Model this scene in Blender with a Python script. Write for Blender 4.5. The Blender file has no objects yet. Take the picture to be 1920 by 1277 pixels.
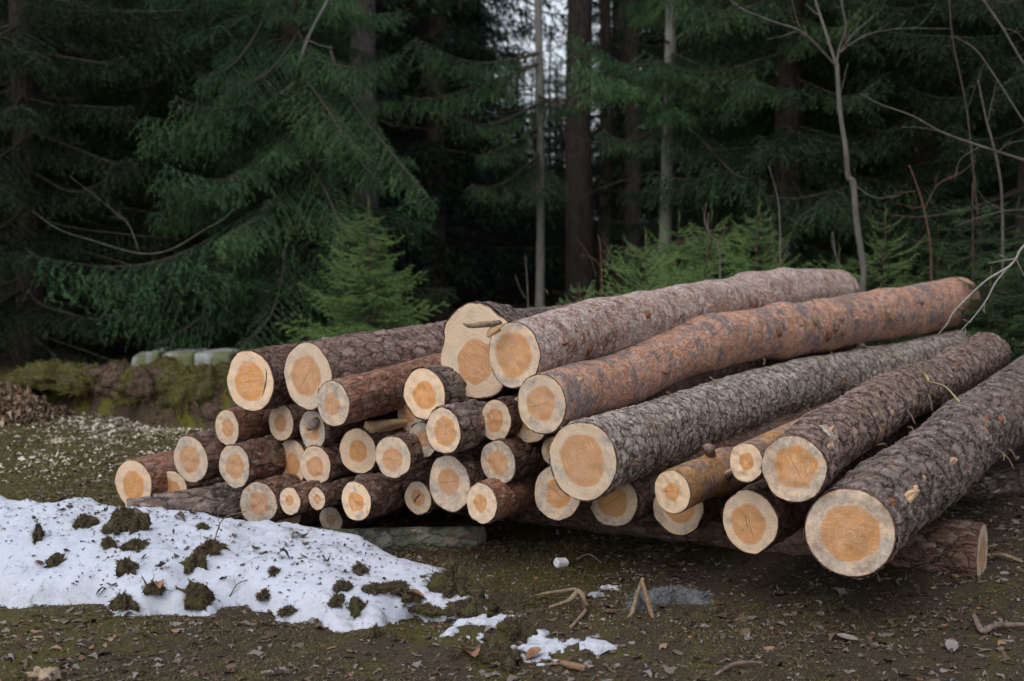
import bpy, math, random
import numpy as np
from mathutils import Vector
R=math.radians
SC=bpy.context.scene
COL=SC.collection
# ------------------------------------------------------------------ camera, sky, sun, exposure
F=2667.0; HZ=430.0; CH=1.2
PITCH=math.atan((638.5-HZ)/F)
cd=bpy.data.cameras.new("camera"); cam=bpy.data.objects.new("camera",cd); COL.objects.link(cam)
cam.location=(0,0,CH); cam.rotation_euler=(math.pi/2-PITCH,0,0)
cd.sensor_width=36; cd.lens=50.0; cd.clip_start=.05; cd.clip_end=600
cd.dof.use_dof=True; cd.dof.focus_distance=4.75; cd.dof.aperture_fstop=3.4
SC.camera=cam
W=bpy.data.worlds.new("World"); SC.world=W; W.use_nodes=True
SUN_EL,SUN_AZ=46,202
nt=W.node_tree; bg=nt.nodes["Background"]; sk=nt.nodes.new("ShaderNodeTexSky")
sk.sky_type='NISHITA'; sk.sun_disc=False; sk.sun_elevation=R(SUN_EL); sk.sun_rotation=R(SUN_AZ)
sk.dust_density=4.5; sk.ozone_density=1.0; sk.air_density=1.0
mx=nt.nodes.new("ShaderNodeMix"); mx.data_type='RGBA'; mx.inputs[0].default_value=.6
nt.links.new(sk.outputs[0],mx.inputs[6]); mx.inputs[7].default_value=(8.6,9.2,10.0,1)   # thin bright overcast over the clear sky
nt.links.new(mx.outputs[2],bg.inputs[0]); bg.inputs[1].default_value=.10
sd=bpy.data.lights.new("sun",'SUN'); sd.energy=.8; sd.angle=R(45); sd.color=(1,.95,.88)
so=bpy.data.objects.new("sun",sd); COL.objects.link(so)
sv=Vector((math.sin(R(SUN_AZ))*math.cos(R(SUN_EL)),math.cos(R(SUN_AZ))*math.cos(R(SUN_EL)),math.sin(R(SUN_EL))))
so.rotation_euler=sv.to_track_quat('Z','Y').to_euler()
SC.view_settings.view_transform='Standard'; SC.view_settings.look='None'
SC.view_settings.exposure=0.38; SC.view_settings.gamma=1
SC.cycles.max_bounces=4; SC.cycles.transparent_max_bounces=4; SC.cycles.diffuse_bounces=3; SC.cycles.adaptive_threshold=.02
# ------------------------------------------------------------------ helpers
rng=np.random.default_rng(7)
def ray(u,v):
    xc=(u-960)/F; yc=(638.5-v)/F
    d=np.array([xc, math.cos(PITCH)+yc*math.sin(PITCH), -math.sin(PITCH)+yc*math.cos(PITCH)])
    return d/d[1]
def P(u,v,d):
    return np.array([0,0,CH])+ray(u,v)*d
def PG(u,v,z=0):
    r=ray(u,v); return P(u,v,(z-CH)/r[2])
def _h(ix,iy,s):
    n=(ix*374761393+iy*668265263+s*2147483647).astype(np.int64)
    n=(n^(n>>13))*1274126177; n=n&0x7fffffff
    return ((n^(n>>16))&0xffff)/65535.0
def vn(x,y,s=0):
    x=np.asarray(x,float);y=np.asarray(y,float)
    xi=np.floor(x).astype(np.int64); yi=np.floor(y).astype(np.int64); fx=x-xi; fy=y-yi
    fx=fx*fx*(3-2*fx); fy=fy*fy*(3-2*fy)
    a=_h(xi,yi,s);b=_h(xi+1,yi,s);c=_h(xi,yi+1,s);d=_h(xi+1,yi+1,s)
    return (a*(1-fx)+b*fx)*(1-fy)+(c*(1-fx)+d*fx)*fy
def fbm(x,y,s=0,o=4):
    t=0;a=.5;n=0
    for k in range(o):
        t=t+a*vn(np.asarray(x)*2**k,np.asarray(y)*2**k,s+k*17); n+=a; a*=.5
    return t/n
def ss(a,b,x):
    t=np.clip((np.asarray(x,float)-a)/(b-a),0,1); return t*t*(3-2*t)
def mesh(name,V,Fc,mat,parent=None,smooth=True,attrs=None,mi=None,mats=None):
    """Fc: array (n,3) or (n,4) or list of such arrays"""
    V=np.asarray(V,np.float32); Fl=Fc if isinstance(Fc,list) else [Fc]
    me=bpy.data.meshes.new(name)
    me.vertices.add(len(V)); me.vertices.foreach_set("co",V.ravel())
    idx=np.concatenate([np.asarray(f,np.int32).ravel() for f in Fl])
    tot=np.concatenate([np.full(len(f),np.asarray(f).shape[1],np.int32) for f in Fl])
    st=np.concatenate([[0],np.cumsum(tot)[:-1]]).astype(np.int32)
    me.loops.add(len(idx)); me.loops.foreach_set("vertex_index",idx)
    me.polygons.add(len(tot)); me.polygons.foreach_set("loop_start",st)
    try: me.polygons.foreach_set("loop_total",tot)
    except Exception: pass
    me.polygons.foreach_set("use_smooth",np.full(len(tot),smooth))
    for m in (mats or [mat]): me.materials.append(m)
    if mi is not None: me.polygons.foreach_set("material_index",np.asarray(mi,np.int32))
    if attrs:
        for k,a in attrs.items():
            a=np.asarray(a,np.float32)
            if a.ndim==1:
                t=me.attributes.new(k,'FLOAT','POINT'); t.data.foreach_set("value",a)
            else:
                t=me.attributes.new(k,'FLOAT_VECTOR','POINT'); t.data.foreach_set("vector",a.ravel())
    me.update(calc_edges=True); me.validate(verbose=False)
    o=bpy.data.objects.new(name,me); COL.objects.link(o)
    if parent is not None: o.parent=parent
    return o
def thing(name,label,cat,loc=(0,0,0),group=None):
    o=bpy.data.objects.new(name,None); COL.objects.link(o); o.location=loc; o.empty_display_size=.1
    o["label"]=label; o["category"]=cat
    if group: o["group"]=group
    return o
def tag(o,label=None,cat=None,kind=None,group=None):
    if label: o["label"]=label
    if cat: o["category"]=cat
    if kind: o["kind"]=kind
    if group: o["group"]=group
    return o
def copy_tree(o,parent=None,label=None):
    c=o.copy(); COL.objects.link(c)
    if parent is not None: c.parent=parent
    if label: c["label"]=label
    for ch in list(o.children): copy_tree(ch,c)
    return c
def frames(pts):
    pts=np.asarray(pts,float); T=np.gradient(pts,axis=0); T/=np.linalg.norm(T,axis=1)[:,None]+1e-9
    up=np.array([0,0,1.]) if abs(T[0,2])<.8 else np.array([1.,0,0])
    N=[];n=up-T[0]*np.dot(up,T[0]); n/=np.linalg.norm(n)
    for t in T:
        n=n-t*np.dot(n,t); n=n/(np.linalg.norm(n)+1e-9); N.append(n)
    N=np.array(N); B=np.cross(T,N); return T,N,B
def tube(pts,rad,seg=8,cap=True,rough=0,seed=0):
    pts=np.asarray(pts,float); n=len(pts); rad=np.broadcast_to(np.asarray(rad,float),(n,))
    T,N,B=frames(pts); th=np.linspace(0,2*np.pi,seg,endpoint=False)
    rr=rad[:,None]*np.ones(seg)
    if rough:
        L=np.concatenate([[0],np.cumsum(np.linalg.norm(np.diff(pts,axis=0),axis=1))])
        rr=rr*(1+rough*(vn(np.cos(th)[None]*2+9+L[:,None]*3,np.sin(th)[None]*2+L[:,None]*2,seed)*2-1))
    V=pts[:,None]+rr[...,None]*(np.cos(th)[None,:,None]*N[:,None]+np.sin(th)[None,:,None]*B[:,None])
    V=V.reshape(-1,3); i=np.arange(n-1)[:,None]*seg; j=np.arange(seg)[None]; k=(j+1)%seg
    Q=np.stack([i+j,i+k,i+seg+k,i+seg+j],-1).reshape(-1,4)
    if cap:
        V=np.vstack([V,pts[:1],pts[-1:]]); a=len(V)-2;b=a+1
        j=np.arange(seg);k=(j+1)%seg
        T1=np.stack([k,j,np.full(seg,a)],1); T2=np.stack([(n-1)*seg+j,(n-1)*seg+k,np.full(seg,b)],1)
        return V,Q,np.vstack([T1,T2])
    return V,Q,np.zeros((0,3),int)
class MB:
    def __init__(s): s.V=[];s.Q=[];s.T=[];s.n=0
    def add(s,V,Q=None,T=None):
        s.V.append(np.asarray(V,float))
        if Q is not None and len(Q): s.Q.append(np.asarray(Q)+s.n)
        if T is not None and len(T): s.T.append(np.asarray(T)+s.n)
        s.n+=len(V)
    def tube(s,*a,**k): s.add(*tube(*a,**k))
    def build(s,name,mat,parent=None,smooth=True):
        Fc=[np.vstack(x) for x in (s.Q,s.T) if x]
        return mesh(name,np.vstack(s.V),Fc,mat,parent,smooth)
def spl(pts,n):
    """smooth resample (Catmull-Rom)"""
    p=np.asarray(pts,float); m=len(p)
    if m==2: return p[0]+(p[1]-p[0])*np.linspace(0,1,n)[:,None]
    q=np.vstack([2*p[0]-p[1],p,2*p[-1]-p[-2]]); t=np.linspace(0,m-1-1e-6,n); i=t.astype(int); f=(t-i)[:,None]
    a,b,c,d=q[i],q[i+1],q[i+2],q[i+3]
    return .5*(2*b+(c-a)*f+(2*a-5*b+4*c-d)*f*f+(3*b-3*c+d-a)*f**3)
# ------------------------------------------------------------------ materials
class NT:
    def __init__(s,name,rough=.9,spec=.2):
        s.m=bpy.data.materials.new(name); s.m.use_nodes=True; s.t=s.m.node_tree
        s.b=s.t.nodes["Principled BSDF"]; s.out=s.t.nodes["Material Output"]
        s.b.inputs["Roughness"].default_value=rough
        s.b.inputs["Specular IOR Level"].default_value=spec
    def n(s,ty,**k):
        x=s.t.nodes.new("ShaderNode"+ty)
        for a,b in k.items(): setattr(x,a,b)
        return x
    def put(s,sock,v):
        if hasattr(v,"is_output") or isinstance(v,bpy.types.NodeSocket): s.t.links.new(v,sock)
        else:
            if isinstance(v,(tuple,list)) and len(v)==3 and sock.type=='RGBA': v=(*v,1)
            sock.default_value=v
    def math(s,op,a,b=0.0,c=None,clamp=False):
        x=s.n("Math",operation=op,use_clamp=clamp); s.put(x.inputs[0],a); s.put(x.inputs[1],b)
        if c is not None: s.put(x.inputs[2],c)
        return x.outputs[0]
    def vm(s,op,a,b=(0,0,0),sc=None):
        x=s.n("VectorMath",operation=op); s.put(x.inputs[0],a); s.put(x.inputs[1],b)
        if sc is not None: s.put(x.inputs[3],sc)
        return x.outputs[1] if op in("LENGTH","DOT_PRODUCT","DISTANCE") else x.outputs[0]
    def mix(s,f,a,b,mode='MIX'):
        x=s.n("Mix",data_type='RGBA',blend_type=mode); s.put(x.inputs[0],f); s.put(x.inputs[6],a); s.put(x.inputs[7],b); return x.outputs[2]
    def noise(s,co,sc,det=4,ro=.55,col=False,dist=0):
        x=s.n("TexNoise"); s.put(x.inputs["Vector"],co); x.inputs["Scale"].default_value=sc; x.inputs["Detail"].default_value=det
        x.inputs["Roughness"].default_value=ro; x.inputs["Distortion"].default_value=dist
        return x.outputs["Color"] if col else x.outputs["Fac"]
    def ramp(s,f,stops):
        x=s.n("ValToRGB"); e=x.color_ramp.elements
        while len(e)<len(stops): e.new(.5)
        for k,(p,c) in enumerate(stops):
            e[k].position=p; e[k].color=(*c,1) if len(c)==3 else c
        s.put(x.inputs[0],f); return x.outputs[0]
    def st(s,f,a,b):
        x=s.n("MapRange",interpolation_type='SMOOTHSTEP'); s.put(x.inputs[0],f); x.inputs[1].default_value=a; x.inputs[2].default_value=b; return x.outputs[0]
    def attr(s,name): 
        x=s.n("Attribute"); x.attribute_name=name; return x
    def obj(s): return s.n("TexCoord").outputs["Object"]
    def geo(s): return s.n("NewGeometry").outputs["Position"]
    def rnd(s): return s.n("ObjectInfo").outputs["Random"]
    def col(s,v): s.put(s.b.inputs["Base Color"],v); return s
    def bump(s,h,st=.5,d=.01):
        x=s.n("Bump"); x.inputs["Strength"].default_value=st; x.inputs["Distance"].default_value=d; s.put(x.inputs["Height"],h); s.t.links.new(x.outputs[0],s.b.inputs["Normal"])
    def disp(s,h,sc,mid=.5):
        x=s.n("Displacement"); x.inputs["Midlevel"].default_value=mid; x.inputs["Scale"].default_value=sc; s.put(x.inputs["Height"],h)
        s.t.links.new(x.outputs[0],s.out.inputs["Displacement"]); s.m.displacement_method='BOTH'
def bark_mat(name,cs,crev,sx,sz,depth,patch=None,lich=0.0,edge=.10,tiltk=.5,fine=.35):
    ek={'orange_flaky_bark':.3,'pinkish_flaky_bark':.45,'reddish_bark':.55,'yellow_thin_bark':.3}.get(name,.85)
    m=NT(name,.85,.25); co=m.attr("bc").outputs["Vector"]
    dn=m.vm("SCALE",m.vm("SUBTRACT",m.noise(co,14,3,.6,col=True),(.5,.5,.5)),sc=.045)
    c2=m.vm("ADD",co,dn); c3=m.vm("MULTIPLY",c2,(sx,sx,sz))
    dn2=m.vm("SCALE",m.vm("SUBTRACT",m.noise(co,55,4,.7,col=True),(.5,.5,.5)),sc=.55); c3=m.vm("ADD",c3,dn2)
    v=m.n("TexVoronoi"); m.put(v.inputs["Vector"],c3); v.inputs["Scale"].default_value=1; v.inputs["Randomness"].default_value=1
    v2=m.n("TexVoronoi"); m.put(v2.inputs["Vector"],m.vm("ADD",c3,dn2)); v2.inputs["Scale"].default_value=2.3; v2.inputs["Randomness"].default_value=1
    sp=m.n("SeparateXYZ"); m.put(sp.inputs[0],m.vm("SUBTRACT",c3,v.outputs["Position"]))
    sq=m.n("SeparateXYZ"); m.put(sq.inputs[0],m.vm("SCALE",m.vm("SUBTRACT",m.vm("ADD",c3,dn2),v2.outputs["Position"]),sc=2.3))
    cc=m.n("SeparateColor"); m.put(cc.inputs[0],v.outputs["Color"])
    c4=m.n("SeparateColor"); m.put(c4.inputs[0],v2.outputs["Color"])
    # furrows: ridged noise drawn out along the stem
    fz=m.noise(m.vm("MULTIPLY",m.vm("ADD",co,dn),(1,1,sz/sx*.75)),sx*1.15,4,.6)
    fur=m.st(m.math("ABSOLUTE",m.math("SUBTRACT",fz,.5)),.0,edge)
    fn=m.noise(co,130,4,.7); mn=m.noise(co,32,5,.65)
    h=m.math("MULTIPLY",fur,.42)
    h=m.math("ADD",h,m.math("MULTIPLY",cc.outputs[0],.30))
    h=m.math("ADD",h,m.math("MULTIPLY",c4.outputs[0],.14))
    h=m.math("ADD",h,m.math("MULTIPLY",sp.outputs[2],-tiltk)); h=m.math("ADD",h,m.math("MULTIPLY",sq.outputs[2],-tiltk*.35))
    h=m.math("ADD",h,m.math("MULTIPLY",mn,fine)); h=m.math("ADD",h,m.math("MULTIPLY",fn,.15))
    f=m.math("ADD",m.math("MULTIPLY",cc.outputs[1],.28),m.math("MULTIPLY",c4.outputs[1],.25)); f=m.math("ADD",f,m.math("MULTIPLY",mn,1.0)); f=m.math("SUBTRACT",f,.27,clamp=True)
    col=m.ramp(f,[(i/(len(cs)-1),c) for i,c in enumerate(cs)])
    if patch:
        pm=m.st(m.math("ADD",m.noise(co,7,6,.72),m.math("ADD",m.math("MULTIPLY",cc.outputs[2],.10),m.math("MULTIPLY",c4.outputs[2],.10))),patch[1],patch[1]+.08)
        col=m.mix(m.math("MULTIPLY",pm,.85),col,m.mix(fn,tuple(x*.6 for x in patch[0]),patch[0]))
    if lich:
        lm=m.math("MULTIPLY",m.st(m.noise(co,16,5,.7),.60,.66),m.st(m.noise(co,3,2),.5,.6)); lm=m.math("MULTIPLY",lm,lich*.8)
        col=m.mix(lm,col,(.16,.24,.20))
    col=m.mix(m.math("MULTIPLY",m.math("SUBTRACT",1.0,fur),.5),col,crev)
    col=m.mix(m.math("MULTIPLY",m.st(m.noise(co,75,5,.75),.5,.75),.35),col,(.42,.37,.36))
    ed=m.n("TexVoronoi",feature='DISTANCE_TO_EDGE'); m.put(ed.inputs["Vector"],c3); ed.inputs["Scale"].default_value=1; ed.inputs["Randomness"].default_value=1
    em=m.math("MULTIPLY",m.math("SUBTRACT",1.0,m.st(ed.outputs[0],.0,.11)),m.st(m.noise(co,24,3),.33,.5))
    col=m.mix(m.math("MULTIPLY",em,ek),col,crev); h=m.math("SUBTRACT",h,m.math("MULTIPLY",em,.28*ek))
    lt=m.math("MULTIPLY",m.st(sp.outputs[2],-.1,-.4),.35); col=m.mix(lt,col,m.mix(.5,col,(.55,.48,.45)))
    big=m.noise(m.vm("MULTIPLY",co,(1,1,.45)),3.2,5,.7); col=m.mix(m.math("MULTIPLY",m.st(big,.56,.66),.45),col,m.mix(fn,(.16,.085,.055),(.46,.33,.27)))
    col=m.mix(m.math("MULTIPLY",m.st(m.noise(m.vm("MULTIPLY",co,(1,1,.3)),6,5,.75),.60,.70),.5),col,crev)
    col=m.mix(m.math("MULTIPLY",m.st(m.noise(m.vm("MULTIPLY",co,(1,1,.6)),19,4,.8),.64,.68),.7),col,(.50,.36,.27))
    b=m.n("HueSaturation"); m.put(b.inputs["Value"],m.math("ADD",.8,m.math("MULTIPLY",m.rnd(),.4))); m.put(b.inputs["Color"],col)
    m.col(b.outputs[0]); m.disp(h,depth,.55); return m.m
def cs_(k,L): return [tuple(min(.70,x*k) for x in c) for c in L]
BARK={
 'grey': bark_mat("grey_scaly_bark",cs_(2.08,[(.10,.075,.065),(.21,.17,.15),(.30,.25,.225),(.37,.33,.30)]),(.03,.02,.016),20,14,.010,None,1,.12,.5),
 'plate':bark_mat("plated_bark",cs_(2.07,[(.09,.05,.04),(.18,.112,.09),(.27,.185,.155),(.35,.275,.25)]),(.022,.013,.011),21,10,.011,None,.5,.13,.45),
 'pink': bark_mat("pinkish_flaky_bark",cs_(2.46,[(.17,.10,.085),(.26,.175,.15),(.32,.245,.225),(.33,.32,.34)]),(.10,.05,.035),34,24,.006,((.40,.19,.11),.62),.5,.06,.25,.25),
 'orange':bark_mat("orange_flaky_bark",cs_(2.16,[(.20,.092,.055),(.31,.15,.09),(.34,.20,.15),(.26,.25,.28)]),(.09,.035,.02),30,22,.005,((.29,.27,.29),.60),.0,.05,.2,.25),
 'red':  bark_mat("reddish_bark",cs_(1.55,[(.10,.045,.03),(.20,.09,.055),(.28,.135,.085),(.31,.20,.17)]),(.04,.018,.012),30,13,.008,None,.0,.09,.3),
 'brown':bark_mat("brown_bark",cs_(1.38,[(.06,.03,.02),(.125,.065,.045),(.18,.10,.072),(.23,.155,.125)]),(.02,.012,.01),28,12,.010,None,.2,.11,.4),
 'dark': bark_mat("dark_plated_bark",cs_(1.62,[(.065,.043,.036),(.13,.09,.078),(.20,.155,.138),(.28,.24,.225)]),(.018,.012,.011),20,9,.013,None,.3,.13,.5),
 'yellow':bark_mat("yellow_thin_bark",cs_(1.2,[(.22,.10,.035),(.36,.18,.06),(.42,.24,.10),(.30,.20,.17)]),(.10,.04,.02),26,20,.003,((.22,.17,.17),.60),0,.04,.15,.2),
 'green':bark_mat("greenish_old_bark",[(.05,.055,.04),(.09,.10,.07),(.13,.14,.10),(.16,.18,.14)],(.02,.02,.015),20,8,.005,None,1,.08,.3),
}
def face_mat():
    m=NT("sawn_wood",.75,.25)
    a=m.attr("fc").outputs["Vector"]; p=m.attr("fp").outputs["Vector"]
    sp=m.n("SeparateXYZ"); m.put(sp.inputs[0],p); hf,grey,seed=sp.outputs
    sa=m.n("SeparateXYZ"); m.put(sa.inputs[0],a)
    xy=m.n("CombineXYZ"); m.put(xy.inputs[0],sa.outputs[0]); m.put(xy.inputs[1],sa.outputs[1]); m.put(xy.inputs[2],m.math("MULTIPLY",seed,40))
    xyz=xy.outputs[0]; flat=m.vm("MULTIPLY",xyz,(1,1,0))
    wob=m.vm("SCALE",m.vm("SUBTRACT",m.noise(xyz,1.2,2,.5,col=True),(.5,.5,.5)),sc=.26)
    wob2=m.vm("SCALE",m.vm("SUBTRACT",m.noise(xyz,7,3,.6,col=True),(.5,.5,.5)),sc=.035)
    q=m.vm("MULTIPLY",m.vm("ADD",m.vm("ADD",flat,wob),wob2),(1,1,0))
    r=m.vm("LENGTH",q); hr=m.math("DIVIDE",r,hf)
    heart=m.math("SUBTRACT",1.0,m.st(m.math("ADD",hr,m.math("MULTIPLY",m.math("SUBTRACT",m.noise(xyz,22,4,.8),.5),.14)),.90,1.07))
    ring=m.math("SINE",m.math("MULTIPLY",m.math("ADD",r,m.math("MULTIPLY",m.noise(xyz,3,2),.05)),70.0)); ring=m.math("ADD",.5,m.math("MULTIPLY",ring,.5))
    ringf=m.math("MULTIPLY",ring,m.noise(xyz,2.2,2))
    # saw marks: streaks along a per-log direction
    rot=m.n("VectorRotate",rotation_type='Z_AXIS'); m.put(rot.inputs["Vector"],xyz); m.put(rot.inputs["Angle"],m.math("MULTIPLY",seed,25.0))
    saw=m.noise(m.vm("MULTIPLY",rot.outputs[0],(1.0,16,1)),3.0,5,.65)
    saw2=m.noise(m.vm("MULTIPLY",rot.outputs[0],(1.6,60,1)),1.0,3,.6)
    tone=m.noise(xyz,1.3,3,.6)
    sap=m.mix(tone,(.85,.67,.50),(.74,.54,.38)); sap=m.mix(m.math("MULTIPLY",ringf,.42),sap,(.56,.36,.19))
    hrt=m.mix(tone,(.76,.44,.235),(.63,.30,.13)); hrt=m.mix(m.math("MULTIPLY",ringf,.6),hrt,(.44,.19,.07))
    hrt=m.mix(m.math("MULTIPLY",m.st(saw,.45,.75),.5),hrt,(.82,.55,.30))
    sap=m.mix(m.math("MULTIPLY",m.st(saw,.5,.8),.35),sap,(.85,.70,.50))
    c=m.mix(heart,sap,hrt)
    bnd=m.math("MULTIPLY",m.st(hr,.35,1.0),heart); c=m.mix(m.math("MULTIPLY",bnd,.5),c,(.60,.28,.10))
    arc=m.noise(m.vm("ADD",m.vm("MULTIPLY",rot.outputs[0],(.5,22,1)),m.vm("SCALE",m.noise(xyz,.8,1,col=True),sc=9)),1.5,5,.7)
    c=m.mix(m.math("MULTIPLY",m.st(arc,.52,.70),.45),c,(.88,.74,.56)); c=m.mix(m.math("MULTIPLY",m.st(arc,.47,.30),.38),c,(.30,.17,.09))
    # grey blue weathering, mostly on the sapwood
    gn=m.noise(m.vm("MULTIPLY",xyz,(1,1,1)),2.1,6,.68); gm=m.st(m.math("ADD",gn,m.math("MULTIPLY",grey,.36)),.54,.76)
    gm=m.math("MULTIPLY",gm,m.math("SUBTRACT",1.0,m.math("MULTIPLY",heart,.72)))
    gc=m.mix(m.st(m.noise(xyz,6,6,.7),.28,.72),(.22,.20,.185),(.60,.575,.54))
    c=m.mix(m.math("MULTIPLY",gm,.75),c,gc)
    # fine dark specks and splinters
    spk=m.st(m.noise(m.vm("MULTIPLY",rot.outputs[0],(1,2.2,1)),26,4,.7),.66,.72); c=m.mix(m.math("MULTIPLY",spk,m.math("ADD",.25,m.math("MULTIPLY",grey,.4))),c,(.14,.09,.06))
    # drying cracks: thin radial lines
    rot2=m.n("VectorRotate",rotation_type='Z_AXIS'); m.put(rot2.inputs["Vector"],m.vm("ADD",flat,wob2)); m.put(rot2.inputs["Angle"],m.math("MULTIPLY",seed,71.0))
    s2=m.n("SeparateXYZ"); m.put(s2.inputs[0],rot2.outputs[0])
    ln=m.math("SUBTRACT",1.0,m.st(m.math("ABSOLUTE",s2.outputs[1]),.004,.012))
    ln=m.math("MULTIPLY",ln,m.math("SUBTRACT",1.0,m.st(m.math("ABSOLUTE",m.math("ADD",s2.outputs[0],.08)),.28,.5)))
    ln=m.math("MULTIPLY",ln,m.st(m.math("FRACT",m.math("MULTIPLY",seed,7.77)),.35,.4))
    c=m.mix(m.math("MULTIPLY",ln,.8),c,(.16,.07,.03))
    dk=m.math("MULTIPLY",m.st(m.noise(xyz,1.9,6,.75),.46,.62),m.st(grey,.3,.6)); c=m.mix(m.math("MULTIPLY",dk,.5),c,m.mix(m.noise(xyz,8,4,.7),(.16,.08,.04),(.42,.27,.16)))
    rim=m.st(m.math("ADD",sa.outputs[2],m.math("MULTIPLY",m.math("SUBTRACT",m.noise(xyz,5,5,.75),.5),.09)),.965,.98)
    c=m.mix(rim,c,m.mix(m.noise(xyz,12,3),(.06,.03,.02),(.22,.12,.08)))
    hv=m.n('HueSaturation'); m.put(hv.inputs['Value'],m.math('ADD',.80,m.math('MULTIPLY',m.rnd(),.25))); m.put(hv.inputs['Saturation'],m.math('ADD',.95,m.math('MULTIPLY',m.rnd(),.15))); m.put(hv.inputs['Color'],c); c=hv.outputs[0]
    m.col(c); h=m.math("ADD",m.math("MULTIPLY",saw,.7),m.math("MULTIPLY",saw2,.5)); h=m.math("ADD",h,m.math("MULTIPLY",m.noise(xyz,30,4,.7),.25)); m.bump(h,.5,.004)
    return m.m
FACE=face_mat()
def simple(name,c1,c2,sc=20,rough=.9,bump=.4,bd=.005,det=4,c3=None,spec=.2):
    m=NT(name,rough,spec); g=m.obj(); f=m.noise(g,sc,det,.65); c=m.mix(m.st(f,.3,.7),c1,c2)
    if c3: c=m.mix(m.st(m.noise(g,sc*.27,3),.5,.62),c,c3)
    m.col(c); m.bump(m.noise(g,sc*2.5,4,.7),bump,bd); return m.m
SPLIT=simple("split_wood",(.72,.52,.32),(.55,.34,.18),40)
# ------------------------------------------------------------------ ground
def ground_z(x,y):
    x=np.asarray(x,float);y=np.asarray(y,float)
    near=1-ss(9,14,y)
    z=(fbm(x*.8+3,y*.8,1,2)-.5)*.07+(fbm(x*5,y*5,5,3)-.5)*.035*near+(vn(x*22,y*22,9)-.5)*.008*near
    z=z+ss(14,40,y)*.3
    # lumpy turf at the lower middle of the view
    t=np.exp(-(((x-.10)/.45)**2+((y-4.15)/.28)**2)); z=z+t*(fbm(x*7,y*7,31,2)-.42)*.13
    return z
def gp(u,v):
    p=PG(u,v,0)
    for _ in range(4): p=PG(u,v,float(ground_z(p[0],p[1])))
    return p
def ground_material():
    m=NT("forest_ground",.95,.12); g=m.geo()
    sp=m.n("SeparateXYZ"); m.put(sp.inputs[0],g)
    n1=m.noise(g,1.6,5,.6); n2=m.noise(g,9,5,.65); n3=m.noise(g,60,4,.7); n4=m.noise(g,220,3,.7)
    moss=m.mix(n3,(.045,.041,.014),(.105,.090,.030)); moss=m.mix(m.st(n4,.5,.75),moss,(.19,.17,.07))
    soil=m.mix(n3,(.022,.016,.012),(.095,.072,.050)); soil=m.mix(m.st(n4,.52,.72),soil,(.20,.16,.12))
    f=m.math("ADD",m.math("MULTIPLY",n1,.75),m.math("MULTIPLY",n2,.5))
    # the clearing on the left is mossier; the rest more littered
    f=m.math("ADD",f,m.math("MULTIPLY",m.st(m.math("MULTIPLY",sp.outputs[0],-1.0),.6,1.8),.09))
    f=m.math("ADD",f,m.math("MULTIPLY",m.st(sp.outputs[1],4.8,6.0),.06))
    f=m.math('SUBTRACT',f,m.math('MULTIPLY',m.st(sp.outputs[0],1.3,2.3),.14))  # more bare soil at right, its dark tone standing in for under-log shade
    c=m.mix(m.st(f,.61,.74),soil,moss)
    fl=m.mix(n3,(.035,.022,.014),(.10,.062,.038)); c=m.mix(m.st(m.math("ADD",sp.outputs[1],m.math("MULTIPLY",n2,2.0)),12.5,14),c,fl)
    m.col(c); m.bump(m.math("ADD",m.math("ADD",m.math("MULTIPLY",n2,1.0),m.math("MULTIPLY",n3,.5)),m.math("MULTIPLY",n4,.25)),.9,.02)
    return m.m
def axis_pts(lo,hi,step,far,n):
    a=np.arange(lo,hi,step); g=np.geomspace(step*1.3,far,n); return np.concatenate([lo-g[::-1],a,hi+g])
gx=axis_pts(-2.8,3.2,.022,150,34); gy=axis_pts(3.2,6.6,.022,160,60); gy=gy[gy>-60]
X,Y=np.meshgrid(gx,gy); Z=ground_z(X,Y); V=np.stack([X,Y,Z],-1).reshape(-1,3)
def gridf(ny,nx):
    i,j=np.meshgrid(np.arange(ny-1),np.arange(nx-1),indexing='ij'); a=i*nx+j; return np.stack([a,a+1,a+nx+1,a+nx],-1).reshape(-1,4)
tag(mesh("ground",V,gridf(*X.shape),ground_material()),"mossy brown forest clearing floor","ground","structure")
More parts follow.
